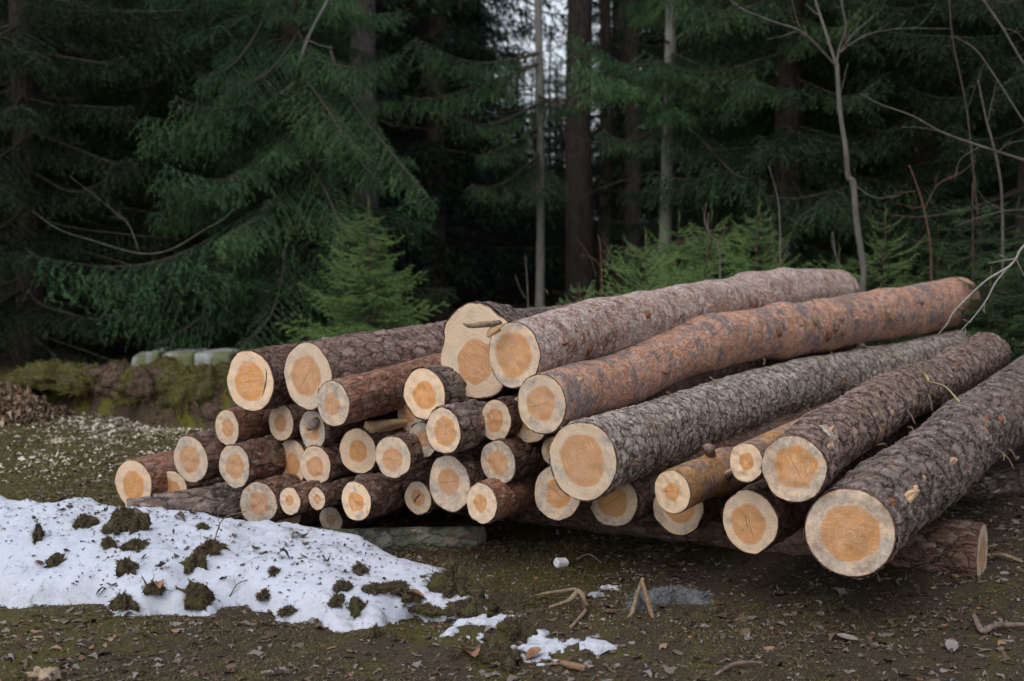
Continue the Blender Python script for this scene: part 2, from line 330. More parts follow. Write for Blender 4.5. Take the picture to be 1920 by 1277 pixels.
# ------------------------------------------------------------------ logs
AZF=36.0; C0=3.89
def rayaz(u): return math.degrees(math.atan((u-960)/F))
LOGSEG=[]
def make_log(name,label,pts,radii,naz,mat,hf,grey,seed,seg=96,step=.010,vis=1.2,irr=.03,nel=0,bulge=.02,heart_off=(0,0),bulges=(),group=None,faz=None,shape=None):
    """pts: axis control points, radii at them; naz: azimuth the near cut plane's inward normal points to"""
    pts=np.asarray(pts,float); L=np.linalg.norm(np.diff(pts,axis=0),axis=1).sum()
    s=[0.]
    while s[-1]<L:
        s.append(s[-1]+(step if s[-1]<vis else min(.12,step+(s[-1]-vis)*.2)))
    s=np.array(s); s=s/s[-1]
    fine=spl(pts,400); cl=np.concatenate([[0],np.cumsum(np.linalg.norm(np.diff(fine,axis=0),axis=1))]); cl/=cl[-1]
    C=np.stack([np.interp(s,cl,fine[:,k]) for k in range(3)],1)
    rad=np.interp(s,np.linspace(0,1,len(radii)),radii); ln=s*L
    for (b0,bw,bh) in bulges: rad=rad*(1+bh*np.exp(-((ln-b0)/bw)**2))
    # gentle waviness
    C=C+np.stack([(vn(ln*1.1,seed+.3,3)-.5),(vn(ln*1.1,seed+7.3,4)-.5),(vn(ln*1.1,seed+9.3,5)-.5)],1)*bulge*ss(0,.5,ln)[:,None]
    T,N,B=frames(C); th=np.linspace(0,2*np.pi,seg,endpoint=False)
    cx,sx=np.cos(th),np.sin(th)
    out=1+irr*2*(vn(cx*1.3+seed*3.1+5,sx*1.3+5+seed,11)-.5)+irr*.8*2*(vn(cx*3.1+seed*2+15,sx*3.1+5+seed,12)-.5)
    if shape: out=out*shape(th)
    var=1+.05*2*(vn(cx[None]*1.2+ln[:,None]*2.3+seed*5,sx[None]*1.2+ln[:,None]*1.7+50,13)-.5)*ss(0,.3,ln)[:,None]
    rr=rad[:,None]*out[None]*var
    V=C[:,None]+rr[...,None]*(cx[None,:,None]*N[:,None]+sx[None,:,None]*B[:,None])
    n=np.array([math.sin(R(naz))*math.cos(R(nel)),math.cos(R(naz))*math.cos(R(nel)),math.sin(R(nel))])
    T0=(C[3]-C[0]);T0/=np.linalg.norm(T0)
    off=-((V[0]-C[0])@n)/(T0@n)
    w=np.clip(1-ln/.55,0,1)
    V=V+(w[:,None,None]*off[None,:,None]*T0)
    bc=np.stack([cx[None]*rad[:,None]*np.ones_like(rr),sx[None]*rad[:,None]*np.ones_like(rr),ln[:,None]*np.ones_like(rr)],-1)+np.array([seed*1.7,seed*.9,seed*2.3])
    o=C[0]-T0*0; root=thing(name,label,"log",tuple(o),group)
    nr=len(s); i=np.arange(nr-1)[:,None]*seg; j=np.arange(seg)[None]; k=(j+1)%seg
    Q=np.stack([i+j,i+k,i+seg+k,i+seg+j],-1).reshape(-1,4)
    mesh("bark",(V-o).reshape(-1,3),Q,BARK[mat],root,True,{"bc":bc.reshape(-1,3)})
    # cut faces
    fr=np.array([0,.08,.16,.24,.32,.4,.48,.56,.64,.72,.8,.87,.93,.965,.985,1.0])
    E=V[0]; c0=E.mean(0)
    def face(E,c0,h,nm,push):
        fv=c0+fr[:,None,None]*(E-c0)[None]
        inset=np.interp(fr,[0,.95,.985,1],[0,0,.0005,.003])
        bmpv=(vn(cx[None]*fr[:,None]*4+seed*9+20,sx[None]*fr[:,None]*4+30,21)-.5)*.006
        fv=fv+(push*(inset-bmpv.mean()+0)[...,None]*np.ones((1,seg)))[...,None]*n if False else fv-push*((.002-inset)[:,None,None]+bmpv[...,None]*(fr<.95)[:,None,None])
        fcv=np.stack([fr[:,None]*cx[None]-heart_off[0],fr[:,None]*sx[None]-heart_off[1],fr[:,None]*np.ones(seg)],-1).reshape(-1,3)
        fp=np.tile([h,grey,(seed*.137)%1],(len(fcv),1))
        i=np.arange(1,len(fr)-1)[:,None]*seg; Qf=np.stack([i+k,i+j,i+seg+j,i+seg+k],-1).reshape(-1,4)
        jj=np.arange(seg); Tf=np.stack([jj*0,seg+jj,seg+(jj+1)%seg],1)
        mesh(nm,(fv.reshape(-1,3)-o),[Qf,Tf],FACE,root,True,{"fc":fcv,"fp":fp})
    face(E,c0,hf,"cut_face",n)
    face(V[-1],C[-1],hf,"cut_face",-T[-1])
    LOGSEG.append((label,C[::6],rad[::6]))
    return root
LOGS=[
# u,v,w,h, recess, bark, heart, grey, az, el, length, vis, label
(469,715,87,117,.02,'brown',.64,.15,24,0,4.4,1.0,"big log at the pile's top left with a split down its cut face"),
(578,705,89,125,.0,'plate',.62,.05,24.5,0.3,4.4,1.8,"wide pale log with rough plated bark beside the split one at the pile's upper left"),
(624,756,59,86,-.12,'red',.50,.45,22,1.2,4.0,1.6,"slim log with smooth rusty bark lying below the wide plated one"),
(426,802,45,68,.10,'red',.50,.0,28,0,4.2,.8,"small red brown log tucked under the split one"),
(527,792,46,71,.16,'brown',.48,.05,28,0,4.2,.6,"small pale log under the gap between the two widest left logs"),
(586,806,48,76,.08,'brown',.58,.4,28,0,4.2,.6,"small log whose cut face carries a dark grey bark flake"),
(358,862,62,92,.0,'brown',.60,.35,28,0,4.2,.9,"log with a black bordered white rim resting on the two outermost left logs"),
(440,874,57,83,-.03,'brown',.58,.35,27,0.5,4.3,.9,"log with a bluish white rim in the second row from the left end"),
(251,908,68,92,.0,'red',.60,.15,28,0,4.0,.9,"outermost log at the pile's left end with bright red brown bark"),
(324,915,54,66,.12,'brown',.58,.05,28,0,4.0,.6,"half hidden log between the outermost one and the dark cross log"),
(549,866,54,86,.20,'brown',.50,.1,28,0,4.2,.6,"pale log overlapped on its right by a round evenly ringed one"),
(591,873,60,74,.06,'brown',.52,.0,28,0,4.2,.7,"evenly ringed log with a centred orange heart"),
(672,846,70,88,.12,'brown',.50,.0,29,0,4.2,.9,"lumpy cream faced log with torn wood along its upper right"),
(737,857,68,81,-.02,'brown',.56,.3,28,0,4.2,.7,"log with a grey stain and star shaped heart next to the lumpy cream one"),
(484,944,70,84,-.02,'brown',.58,.55,28,0,4.2,.7,"grey stained log beside the right end of the dark cross log"),
(524,942,46,66,.42,'brown',.5,.6,28,0,4.2,.5,"mostly hidden grey rimmed log behind the small knotty one"),
(538,958,52,74,.20,'brown',.55,.35,28,0,4.2,.6,"low log half covered from above by the small knotty one"),
(544,940,39,54,-.10,'brown',.42,.0,28,0,3.8,.6,"small cream log with a knot stub on its bark"),
(595,935,31,43,-.05,'brown',.42,.0,27,0,3.6,.5,"thinnest log of the pile with an orange heart"),
(668,940,57,76,-.05,'brown',.5,.3,27,0,4.2,.8,"log with a faint orange heart and mottled grey face in the bottom row"),
(621,975,43,51,.16,'brown',.42,.3,28,0,4.0,.5,"small lowest log under the thinnest one"),
(796,739,79,97,.0,'dark',.56,.0,28,0,4.4,.8,"upright oval log with a chipped rim left of the giant one"),
(769,779,48,66,.34,'brown',.5,.6,28,0,4.2,.4,"speckled log peeping out from behind the one with the chipped rim"),
(792,826,52,68,.08,'dark',.46,.9,28,0,4.2,.4,"log with blue black stained rim behind a saw marked one"),
(832,808,67,90,-.06,'dark',.64,.25,28,0,4.4,.9,"saw marked log with a white rim below the giant one"),
(930,788,57,81,.10,'brown',.56,.0,28,0,4.2,.6,"cream rimmed log under the front knuckled pair"),
(990,785,76,92,.18,'brown',.50,.25,28,0,4.2,.5,"log three quarters hidden behind the long orange barked one"),
(935,868,68,88,.06,'brown',.56,.5,28,0,4.3,.9,"log with a dark orange heart and grey spotted rim in the pile's middle"),
(1045,925,90,106,.10,'brown',.54,.45,28,0,4.3,.7,"rough grey faced log below and left of the long grey scaly one"),
(843,908,74,110,.04,'brown',.5,.4,28,0,4.3,.7,"tall grey green log with a frayed left edge at the bottom"),
(784,934,50,66,.14,'brown',.52,.05,28,0,4.0,.6,"small log with a black zigzag crack in its heart"),
(903,943,57,77,-.04,'red',.42,.0,27,0,4.2,.9,"bottom log with a jagged little orange heart"),
(1149,938,94,100,.24,'brown',.62,.35,28,0,4.3,.6,"spotted log showing only its lower half under the long grey scaly one"),
(1272,952,98,102,.36,'brown',.6,.15,28,0,4.3,.6,"log half covered by the crooked yellow barked one"),
(1405,979,101,121,.08,'brown',.62,.1,27.5,0,4.3,.9,"log with a white splinter in its heart beneath the whorled dark one"),
(1040,846,50,56,.22,'brown',.5,.1,28,0,4.2,.4,"sliver of a small log between the orange and the grey scaly ones"),
(687,908,50,50,.20,'brown',.4,.0,28,0,4.2,.4,"yellow sliver of a log below the lumpy cream one"),
(1399,867,58,77,-.02,'yellow',.45,.1,28,0,4.0,.7,"short looking pale log squeezed left of the whorled dark one"),
]
TAU=np.pi*2
DARKW=simple("crack_shadowed_wood",(.05,.028,.016),(.10,.055,.03),60)
def plane_depth(u,v,s=0.):
    a=ray(u,v)[0]; return (C0+s)/(math.sin(R(AZF))*a+math.cos(R(AZF)))
def nazf(u,w,h,az):
    al=R(az-rayaz(u)); q=min(w/h,.985)
    b=math.degrees(math.atan((1/q-math.cos(al))/math.sin(al))) if abs(math.sin(al))>.02 else 0
    b=max(math.degrees(al)-16,min(math.degrees(al)+16,b)); return rayaz(u)+b
for i,(u,v,w,h,s,mt,hf,gr,az,el,L,vis,lab) in enumerate(LOGS):
    d=plane_depth(u,v,s); p=P(u,v,d); r=h/2/F*d*1.0
    q=p+L*np.array([math.sin(R(az))*math.cos(R(el)),math.cos(R(az))*math.cos(R(el)),math.sin(R(el))])
    rt=make_log("log",lab,[p,q],[r,r*1.06],nazf(u,w,h,az),mt,hf,gr,i*1.37+.5,heart_off=(float(rng.normal(0,.05)),float(rng.normal(0,.05))),seg=72,step=.012,vis=vis,irr=.05 if h<60 else .042)
    def mark(nm,px,rd,mat,dd=-.004):
        nn=np.array([math.sin(R(nazf(u,w,h,az))),math.cos(R(nazf(u,w,h,az))),0]); pp=[]
        for a_,b_ in px:
            rr_=ray(a_,b_); o_=np.array([0,0,CH]); t_=((p-o_)@nn)/(rr_@nn); pp.append(o_+rr_*t_+nn*dd)
        mb=MB(); n_=len(pp)*5; mb.tube(spl(pp,n_),np.interp(np.linspace(0,1,n_),np.linspace(0,1,len(rd)),rd),6,rough=.4,seed=i); o=mb.build(nm,mat,rt); o.location=-Vector(rt.location)
    if i==0: mark("split",[(498,690),(500,700),(499,716),(495,735),(489,752)],[.001,.004,.0035,.003,.001],DARKW,-.001); mark("split_lip",[(494,692),(496,712),(491,735),(486,750)],[.003,.007,.006,.002],SPLIT,.002)
    if i==34: mark("splinter",[(1402,962),(1404,980),(1410,996)],[.001,.004,.001],SPLIT); mark("crack",[(1398,955),(1401,985),(1407,1005)],[.001,.002,.001],DARKW,0)
    if i==30: mark("crack",[(776,944),(780,936),(785,930),(788,922)],[.001,.0035,.003,.001],DARKW,0)
    if i==12:  # torn strip
        mb=MB(); a=p+np.array([.03,-.0,.075]); mb.tube(spl([a,a+[.09,.10,.012],a+[.2,.22,.01]],12),np.linspace(.03,.012,12),10,rough=.5,seed=3)
        o=mb.build("torn_wood",SPLIT,rt); o.matrix_parent_inverse.identity(); o.location=-Vector(rt.location)
    if i==5:
        mb=MB(); a=P(578,805,d-.02); mb.tube(spl([a,P(592,792,d-.03),P(604,786,d+.02)],10),[.008,.012,.016,.018,.018,.016,.014,.012,.01,.006],8,rough=.5,seed=5)
        o=mb.build("bark_flake",BARK['brown'] if False else simple("flake_bark",(.16,.12,.10),(.30,.25,.23),60),rt); o.location=-Vector(rt.location)
    if i==17:
        mb=MB(); a=P(572,938,d+.12); mb.tube(spl([a+[0,.06,0],a+[-.0,-.03,-.005]],5),[.018,.017,.016,.015,.013],10,rough=.2)
        o=mb.build("knot_stub",SPLIT,rt); o.location=-Vector(rt.location)
def long_log(label,near,w,h,pl,fr_,mt,hf,gr,seed,s,bulges=(),vis=9,az=None,irr=.03,bulge=.04,step=.0075,hoff=(0,0),shape=None,name="log"):
    u,v=near; d=plane_depth(u,v,s); p0=P(u,v,d); pts=[p0]+[P(a,b,c) for a,b,c in pl]
    r=h/2/F*d; dr=pts[1]-pts[0]; az=az or math.degrees(math.atan2(dr[0],dr[1]))
    return make_log(name,label,pts,[r*f for f in fr_],nazf(u,w,h,az),mt,hf,gr,seed,seg=132,step=step,vis=vis,irr=irr,bulge=bulge,bulges=bulges,heart_off=hoff,shape=shape),d
LA,dA=long_log("long pinkish grey log on top of the pile reaching back towards the bare sapling",(963,665),97,127,
   [(1150,618,5.75),(1340,573,7.0),(1450,555,7.8),(1572,546,8.9)],[1,1.05,1.12,1.25,1.3],'pink',.68,.38,51.3,0.0,[(.85,.13,.07),(1.35,.12,.10),(2.3,.12,.06),(2.9,.15,.13),(3.5,.1,.06)],az=27)
LC,dC=long_log("long wavy orange log with blue grey bark flakes lying across the others",(1016,758),90,112,
   [(1170,713,5.5),(1330,645,6.45),(1500,620,7.3),(1640,590,8.1),(1795,570,9.2)],[1,1.06,1.22,1.32,1.45,1.62],'orange',.58,.35,52.9,-.10,[(1.0,.1,.05),(1.9,.2,.08),(2.75,.12,.12),(3.3,.1,.07),(4.2,.14,.08)],az=27)
LD,dD=long_log("thick long grey log with scaly lichen spotted bark in the middle of the pile",(1093,865),125,150,
   [(1290,797,5.65),(1500,727,7.0),(1800,657,9.0)],[1,1.03,1.02,1.05],'grey',.66,.28,53.1,-.15,az=29)
LE,dE=long_log("dark barked log with a resin ringed knot, second from the right",(1489,879),122,130,
   [(1640,775,5.35),(1855,663,8.0)],[1,1.06,1.25],'plate',.66,.55,54.7,-.05,az=26,hoff=(0.05,.05))
LF,dF=long_log("thickest front log with furrowed dark bark at the right edge of the pile",(1594,999),169,172,
   [(1760,868,5.1),(1930,735,6.9),(2010,680,8.4)],[1,1.05,1.28,1.35],'dark',.66,.55,55.2,0.0,az=26,irr=.015)
def giant(th): return 1+.06*np.cos(2*(th-.15))+.045*np.cos(3*th+1.0)+.02*np.cos(7*th)
LG,dG=long_log("giant log with an oval off centre heart at the top of the pile",(896,662),152,172,
   [(1035,638,6.4),(1400,574,9.4)],[1,.82,.8],'dark',.46,.0,56.9,.16,az=29,irr=.05,hoff=(-.18,-.05),shape=giant)
LY,dY=long_log("crooked yellow barked log with broken branch stubs",(1261,922),63,84,
   [(1330,890,4.75),(1385,872,5.0),(1480,845,5.8)],[1,1.02,1.05,1.1],'yellow',.40,.1,57.4,.0,[(.45,.07,.14)],az=30,irr=.02)
# cross logs (bearers)
def cross(label,a,b,ra,rb,mt,seed,naz,hf=.55,gr=.2,vis=3,mid=None):
    return make_log("log",label,[a]+([mid] if mid is not None else [])+[b],[ra,rb],naz,mt,hf,gr,seed,seg=72,step=.014,vis=vis,irr=.03)
def gz(p,r): p=np.array(p); p[2]=float(ground_z(p[0],p[1]))+r-.005; return p
a=P(1841,1039,4.83); r=58/F*4.83
cross("bearer log on the ground at the right, its narrow cut face turned away",a,gz((-.25,5.95,0),.09),r,.09,'brown',61.3,-62,.6,.2,2.2)
cross("short greenish old log on the ground in the dark under the pile",P(903,1012,5.33),gz(PG(600,1030),.05),.052,.05,'green',62.1,-74,.01,.9,2)
cross("dark wet cross log behind the snow with a frayed tapered end",P(238,957,5.60),P(468,938,5.85),.046,.088,'dark',63.9,70,.5,.3,2,mid=P(340,951,5.62))
cross("old log in the dark behind the thickest front log",P(1800,950,6.3),P(2050,905,6.6),.13,.14,'dark',64.9,80,.5,.9,2)
def stub(parent,nm,pts,rad,mat,rough=.3,seg=9,seed=1):
    mb=MB(); mb.tube(spl(pts,12),np.interp(np.linspace(0,1,12),np.linspace(0,1,len(rad)),rad),seg,rough=rough,seed=seed)
    o=mb.build(nm,mat,parent); o.location=-Vector(parent.location); return o
TWIG=simple("dry_twig",(.17,.12,.08),(.33,.25,.17),60)
GTWIG=simple("grey_twig",(.22,.20,.18),(.40,.38,.35),60)
STUBM=simple("stub_bark",(.10,.07,.06),(.28,.20,.17),50)
FLAKE=simple("peeled_bark",(.30,.13,.06),(.16,.08,.05),40)
stub(LA,"bark_sliver",[P(938,606,dA-.01),P(905,609,dA-.06),P(880,611,dA-.08),P(868,606,dA-.09)],[.009,.010,.008,.002],TWIG)
stub(LA,"splinter",[P(935,612,dA-.0),P(922,622,dA-.03),P(914,632,dA-.03)],[.018,.014,.006],SPLIT,.6)
stub(LY,"branch_stub",[P(1345,885,4.85),P(1333,858,4.72),P(1328,838,4.66)],[.022,.016,.017],STUBM)
stub(LY,"branch_stub",[P(1352,905,4.85),P(1366,892,4.68),P(1383,880,4.55)],[.024,.014,.007],STUBM)
stub(LY,"splinter",[P(1358,890,4.70),P(1380,877,4.58)],[.008,.004],SPLIT)
def knot(parent,u,v,d,r,mat,nm="knot",fl=.5):
    c=P(u,v,d); dirn=-(c-np.array([0,0,CH])); dirn/=np.linalg.norm(dirn)
    mb=MB(); mb.tube([c-dirn*.02,c+dirn*.004,c+dirn*.010,c+dirn*.012],[r*1.15,r,r*.75,r*.3],14,rough=.3,seed=int(u))
    o=mb.build(nm,mat,parent); o.location=-Vector(parent.location)
KN=simple("pale_knot",(.55,.40,.28),(.36,.20,.12),80); RES=simple("resin_crust",(.55,.52,.48),(.30,.20,.14),90,.5)

def surf(root_label,u,v):
    """first point of a log's skin on the line of sight, with its outward normal"""
    for lab,C,rr in LOGSEG:
        if lab.startswith(root_label): break
    t=np.arange(3.4,9.5,.004); o=np.array([0,0,CH]); r=ray(u,v); pts=o+r*t[:,None]
    C2=np.concatenate([C[:-1]+(C[1:]-C[:-1])*k for k in (0,.2,.4,.6,.8)]); R2=np.tile(rr[:-1],5)
    D=np.linalg.norm(pts[:,None]-C2[None],axis=2)-R2[None]; m=D.min(1); k=np.argmax(m<.001); j=D[k].argmin()
    n=pts[k]-C2[j]; ax=C[1]-C[0]; ax=ax/np.linalg.norm(ax); n=n-ax*(n@ax); n/=np.linalg.norm(n); return pts[k],n,ax
def patch(root,lab,nm,u,v,ra,rb,h,mat,seed,lift=.0,hole=None):
    """an irregular raised scar on a log: ra along the stem, rb round it"""
    p,n,ax=surf(lab,u,v); b=np.cross(ax,n); V=[p+n*h];F=[];K=22;Rg=6
    for i in range(1,Rg+1):
        for k in range(K):
            a=TAU*k/K; q=1+.35*(vn(np.cos(a)*1.7+seed,np.sin(a)*1.7+9,seed)*2-1); f=i/Rg
            hh=h*(1-f**2)*(.6+.8*vn(f*3+seed,a*1.3,seed+3))-.004*f
            if hole: hh-=hole*max(0,1-f*1.6)
            curve=(rb*q*f*np.sin(a))**2/.28
            V.append(p+ax*ra*q*f*np.cos(a)+b*rb*q*f*np.sin(a)+n*(hh-curve))
    T=[[0,1+k,1+(k+1)%K] for k in range(K)]; Q=[[1+(i-1)*K+k,1+i*K+k,1+i*K+(k+1)%K,1+(i-1)*K+(k+1)%K] for i in range(1,Rg) for k in range(K)]
    o=mesh(nm,np.array(V)-np.array(root.location),[np.array(Q),np.array(T)],mat,root); return o
lc,la_,ld,le,lf="long wavy","long pinkish","thick long","dark barked","thickest front"
patch(LC,lc,"knot",1088,712,.030,.018,.012,KN,3)
patch(LE,le,"resin_crust",1555,806,.040,.036,.012,RES,5,hole=.012); patch(LE,le,"knot",1557,808,.016,.012,.018,KN,6)
patch(LE,le,"worn_patch",1655,812,.07,.05,.004,simple("worn_bark",(.34,.20,.13),(.22,.13,.09),50),8)
patch(LF,lf,"torn_patch",1712,924,.10,.022,.010,SPLIT,9); patch(LF,lf,"knot",1672,942,.022,.016,.014,FLAKE,10)
patch(LF,lf,"knot",1668,870,.035,.018,.010,FLAKE,11)
for k,(u,v) in enumerate([(1075,612),(1093,634),(1106,655)]): patch(LA,la_,"peeled_bark",u,v,.03,.03,.012,FLAKE,20+k,hole=.008)
for k,(u,v) in enumerate([(1290,560),(1215,590),(1330,575),(1445,570)]): patch(LA,la_,"knot",u,v,.026,.020,.012,[KN,FLAKE][k%2],30+k)
for k,(u,v) in enumerate([(1462,622),(1570,612),(1555,630),(1530,598)]): patch(LC,lc,"peeled_bark",u,v,.05,.03,.016,[FLAKE,TWIG][k%2],40+k,hole=.012)
def bits_on(root,lab,nm,n,u0,u1,v0,v1,mat,seed,ln=.03):
    r=np.random.default_rng(seed); mb=MB()
    for k in range(n):
        try: p,nn,ax=surf(lab,r.uniform(u0,u1),r.uniform(v0,v1))
        except Exception: continue
        b=np.cross(ax,nn); a=r.uniform(0,TAU); d=ax*np.cos(a)+b*np.sin(a); L=ln*r.uniform(.5,1.6)
        mb.tube(spl([p+nn*.002,p+d*L*.5+nn*r.uniform(.003,.012),p+d*L+nn*.001],5),[.0012,.0014,.0013,.0012,.0008],4)
    o=mb.build(nm,mat,root); o.location=-Vector(root.location)
_rk=np.random.default_rng(77)
for rt_,lb_,us,vf,n_ in [(LD,ld,(1190,1680),lambda u:870-(u-1190)*.34,8),(LF,lf,(1700,1900),lambda u:905-(u-1700)*.75,7),(LE,le,(1540,1800),lambda u:850-(u-1540)*.58,6),(LA,la_,(1020,1520),lambda u:640-(u-1020)*.16,6),(LC,lc,(1100,1740),lambda u:725-(u-1100)*.22,7),("wide",None,(650,800),None,0)]:
    for k in range(n_):
        u=_rk.uniform(*us); v=vf(u)+_rk.uniform(-22,26)
        try: patch(rt_,lb_,["knot","bark_scar"][k%2],u,v,_rk.uniform(.012,.04),_rk.uniform(.008,.018),_rk.uniform(.006,.016),[KN,FLAKE,STUBM,TWIG][k%4],60+k,hole=_rk.choice([0,.01]))
        except Exception: pass
bits_on(LD,ld,"bark_bits",50,1180,1760,700,800,TWIG,1); bits_on(LF,lf,"bark_bits",40,1640,1910,760,930,TWIG,2); bits_on(LE,le,"bark_bits",30,1520,1840,650,800,TWIG,3); bits_on(LC,lc,"bark_bits",25,1100,1760,560,690,STUBM,4); bits_on(LA,la_,"bark_bits",30,1000,1540,530,620,STUBM,5,.02)
for _o in bpy.data.objects:
    if _o.name.startswith("bark_bits"): _o["kind"]="stuff"
# a yellow leaf on a long stalk and a pale twig lying on logs
def leafmesh(p,d,n,L,Wd,seed,curl=.25):
    b=np.cross(d,n); V=[];K=9
    for i in range(K):
        t=i/(K-1); w=Wd*np.sin(np.pi*min(1,t*.92+.08))**.8*(1+.25*(vn(t*5,seed,seed)-.5)); z=curl*L*np.sin(t*3.1+seed)*.4
        for s_ in (-1,0,1): V.append(p+d*L*t+b*w*s_*.5+n*(z+abs(s_)*w*.35))
    Q=[[i*3+j,i*3+j+1,i*3+j+4,i*3+j+3] for i in range(K-1) for j in range(2)]
    return np.array(V),np.array(Q)
YL=simple("yellow_leaf",(.62,.56,.30),(.45,.36,.15),60,.6)
p,n,ax=surf(le,1733,717); q,n2,_=surf(le,1790,757)
t_=thing("dead_leaf","small pale yellow leaf with a long stalk on the whorled dark log","leaf",tuple(p))
V_,Q_=leafmesh(p+n*.012,ax*.6-np.cross(ax,n)*.8,n,.055,.035,3); mesh("blade",V_-p,Q_,YL,t_)
mb=MB(); mb.tube(spl([p+n*.012,(p+q)/2+n*.03,q+n*.012],14),.0022,5); o=mb.build("stalk",YL,t_); o.location=-Vector(t_.location)
# ------------------------------------------------------------------ snow
SNX=[(-60,1120,938,.20),(0,1136,945,.20),(120,1142,947,.20),(250,1160,955,.19),(340,1150,966,.18),(450,1140,983,.16),(540,1172,994,.14),(620,1190,1006,.125),(700,1170,1040,.09),(770,1150,1072,.07),(830,1158,1092,.05),(880,1172,1130,.03),(915,1184,1170,.008),(940,1190,1188,.0)]
_u=np.array([r[0] for r in SNX]); _yf=np.array([PG(r[0],r[1])[1] for r in SNX]); _yc=np.array([PG(r[0],r[2],r[3])[1] for r in SNX]); _hc=np.array([r[3] for r in SNX])
def snow_z(x,y):
    x=np.asarray(x,float);y=np.asarray(y,float); u=960+F*x/y
    yf=np.interp(u,_u,_yf)+(fbm(x*5,y*5,71,3)-.5)*.30*(.3+.7*ss(0,.6,x+1.7))+(fbm(x*16,y*16,72,3)-.5)*.12; yc=np.interp(u,_u,_yc); hc=np.interp(u,_u,_hc)
    t=np.clip((y-yf)/np.maximum(yc-yf,.05),0,1); up=hc*np.sin(t*np.pi/2)**.8
    dn=1-ss(0,.34,y-yc); h=np.where(y>yc,hc*dn,up)
    edge=np.minimum(y-yf,(yc+.34-y)); edge=np.where(u>918,-.1,edge)
    lump=(fbm(x*9,y*9,73,4)-.5)*.05+(fbm(x*30,y*30,74,2)-.5)*.016
    z=ground_z(x,y)*.3+h+.02*ss(0,.06,edge)+lump*ss(-.02,.08,edge)*(.6+h*3)-.05*(1-ss(-.05,.01,edge))
    return z
X,Y=np.meshgrid(np.arange(-2.6,.12,.013),np.arange(3.7,5.9,.013)); Z=snow_z(X,Y)
def sheet(name,X,Y,Z,mat,keep,zoff=0):
    V=np.stack([X,Y,Z],-1).reshape(-1,3); Q=gridf(*X.shape); Q=Q[keep.reshape(-1)[Q].any(1)]
    us,inv=np.unique(Q,return_inverse=True); return mesh(name,V[us],inv.reshape(Q.shape),mat)
def snow_material():
    m=NT("old_snow",.6,.3); g=m.geo(); n=m.noise(g,26,6,.7); n2=m.noise(g,3,3)
    c=m.mix(n2,(.50,.545,.66),(.60,.635,.72))
    d=m.math("MULTIPLY",m.st(m.noise(m.vm("MULTIPLY",g,(1,.6,1)),38,6,.78),.55,.66),m.st(m.noise(g,2.3,3,.6),.33,.58)); c=m.mix(m.math("MULTIPLY",d,.75),c,(.16,.13,.11))
    c=m.mix(m.math("MULTIPLY",m.st(m.noise(g,7,4,.6),.55,.8),.3),c,(.32,.35,.41))
    c=m.mix(m.math('MULTIPLY',m.st(m.noise(g,11,6,.75),.52,.66),m.math('MULTIPLY',m.st(m.noise(g,1.7,3),.42,.6),.55)),c,(.20,.19,.19))
    m.col(c); m.b.inputs["Subsurface Weight"].default_value=.15; m.b.inputs["Subsurface Radius"].default_value=(.01,.012,.016); m.bump(n,.6,.015); return m.m
SNOW=snow_material()
tag(sheet("snow",X,Y,Z,SNOW,Z>ground_z(X,Y)-.03),"long bank of old dirty snow in front of the log pile","snow",kind="stuff")
def snow_patch(u,v,a,b,label,seed):
    p=gp(u,v); xs=np.arange(-a*1.4,a*1.4,.008); ys=np.arange(-b*1.4,b*1.4,.008); A,B=np.meshgrid(xs,ys)
    rr=np.sqrt((A/a)**2+(B/b)**2)+(fbm(A*20+seed,B*20,seed,4)-.5)*2.6
    Z=ground_z(p[0]+A,p[1]+B)+.010*(1-ss(.4,1.0,rr))+.010*fbm(A*40,B*40,seed,2)-.05*ss(.95,1.15,rr)
    o=sheet("snow_patch",p[0]+A,p[1]+B,Z,SNOW,rr<1.15); tag(o,label,"snow patch","thing",group="small leftover snow patches")
snow_patch(1013,1217,.10,.10,"small melting snow patch with a brown leaf at the bottom edge of the turf",3)
snow_patch(1132,1213,.05,.04,"tiniest snow patch among leaves right of the other one",5)
snow_patch(905,1172,.10,.09,"ragged snow patch just off the tip of the snow bank",8)
# ------------------------------------------------------------------ scattered ground cover
def rot2d(a): return np.cos(a),np.sin(a)
def blades(name,label,n,xr,yr,mask,zf,L,Wd,mat,kind="stuff",seed=1,lean=.6,parent=None):
    r=np.random.default_rng(seed); x=r.uniform(*xr,n); y=r.uniform(*yr,n); k=mask(x,y,r); x=x[k];y=y[k]; n=len(x)
    z=zf(x,y); a=r.uniform(0,TAU,n); l=L*r.uniform(.4,1.3,n); ln=r.normal(0,lean,(n,2)); w=Wd*r.uniform(.6,1.4,n)
    b=np.stack([x,y,z-.003],1); d=np.stack([ln[:,0],ln[:,1],np.ones(n)],1); d/=np.linalg.norm(d,axis=1)[:,None]
    sd_=np.stack([np.cos(a),np.sin(a),0*a],1)*w[:,None]*.5
    mid=b+d*l[:,None]*.55; tip=b+d*l[:,None]+np.stack([ln[:,0],ln[:,1],-.5*np.ones(n)],1)*(l*.35)[:,None]
    V=np.stack([b-sd_,b+sd_,mid+sd_*.8,mid-sd_*.8,tip],1).reshape(-1,3); i=np.arange(n)[:,None]*5
    Q=i+np.array([[0,1,2,3]]); T=i+np.array([[3,2,4]])
    v=np.repeat(r.random(n),5)
    o=mesh(name,V,[Q,T],mat,parent,False,{"rv":v}); 
    if label: tag(o,label,name.replace("_"," "),kind)
    return o
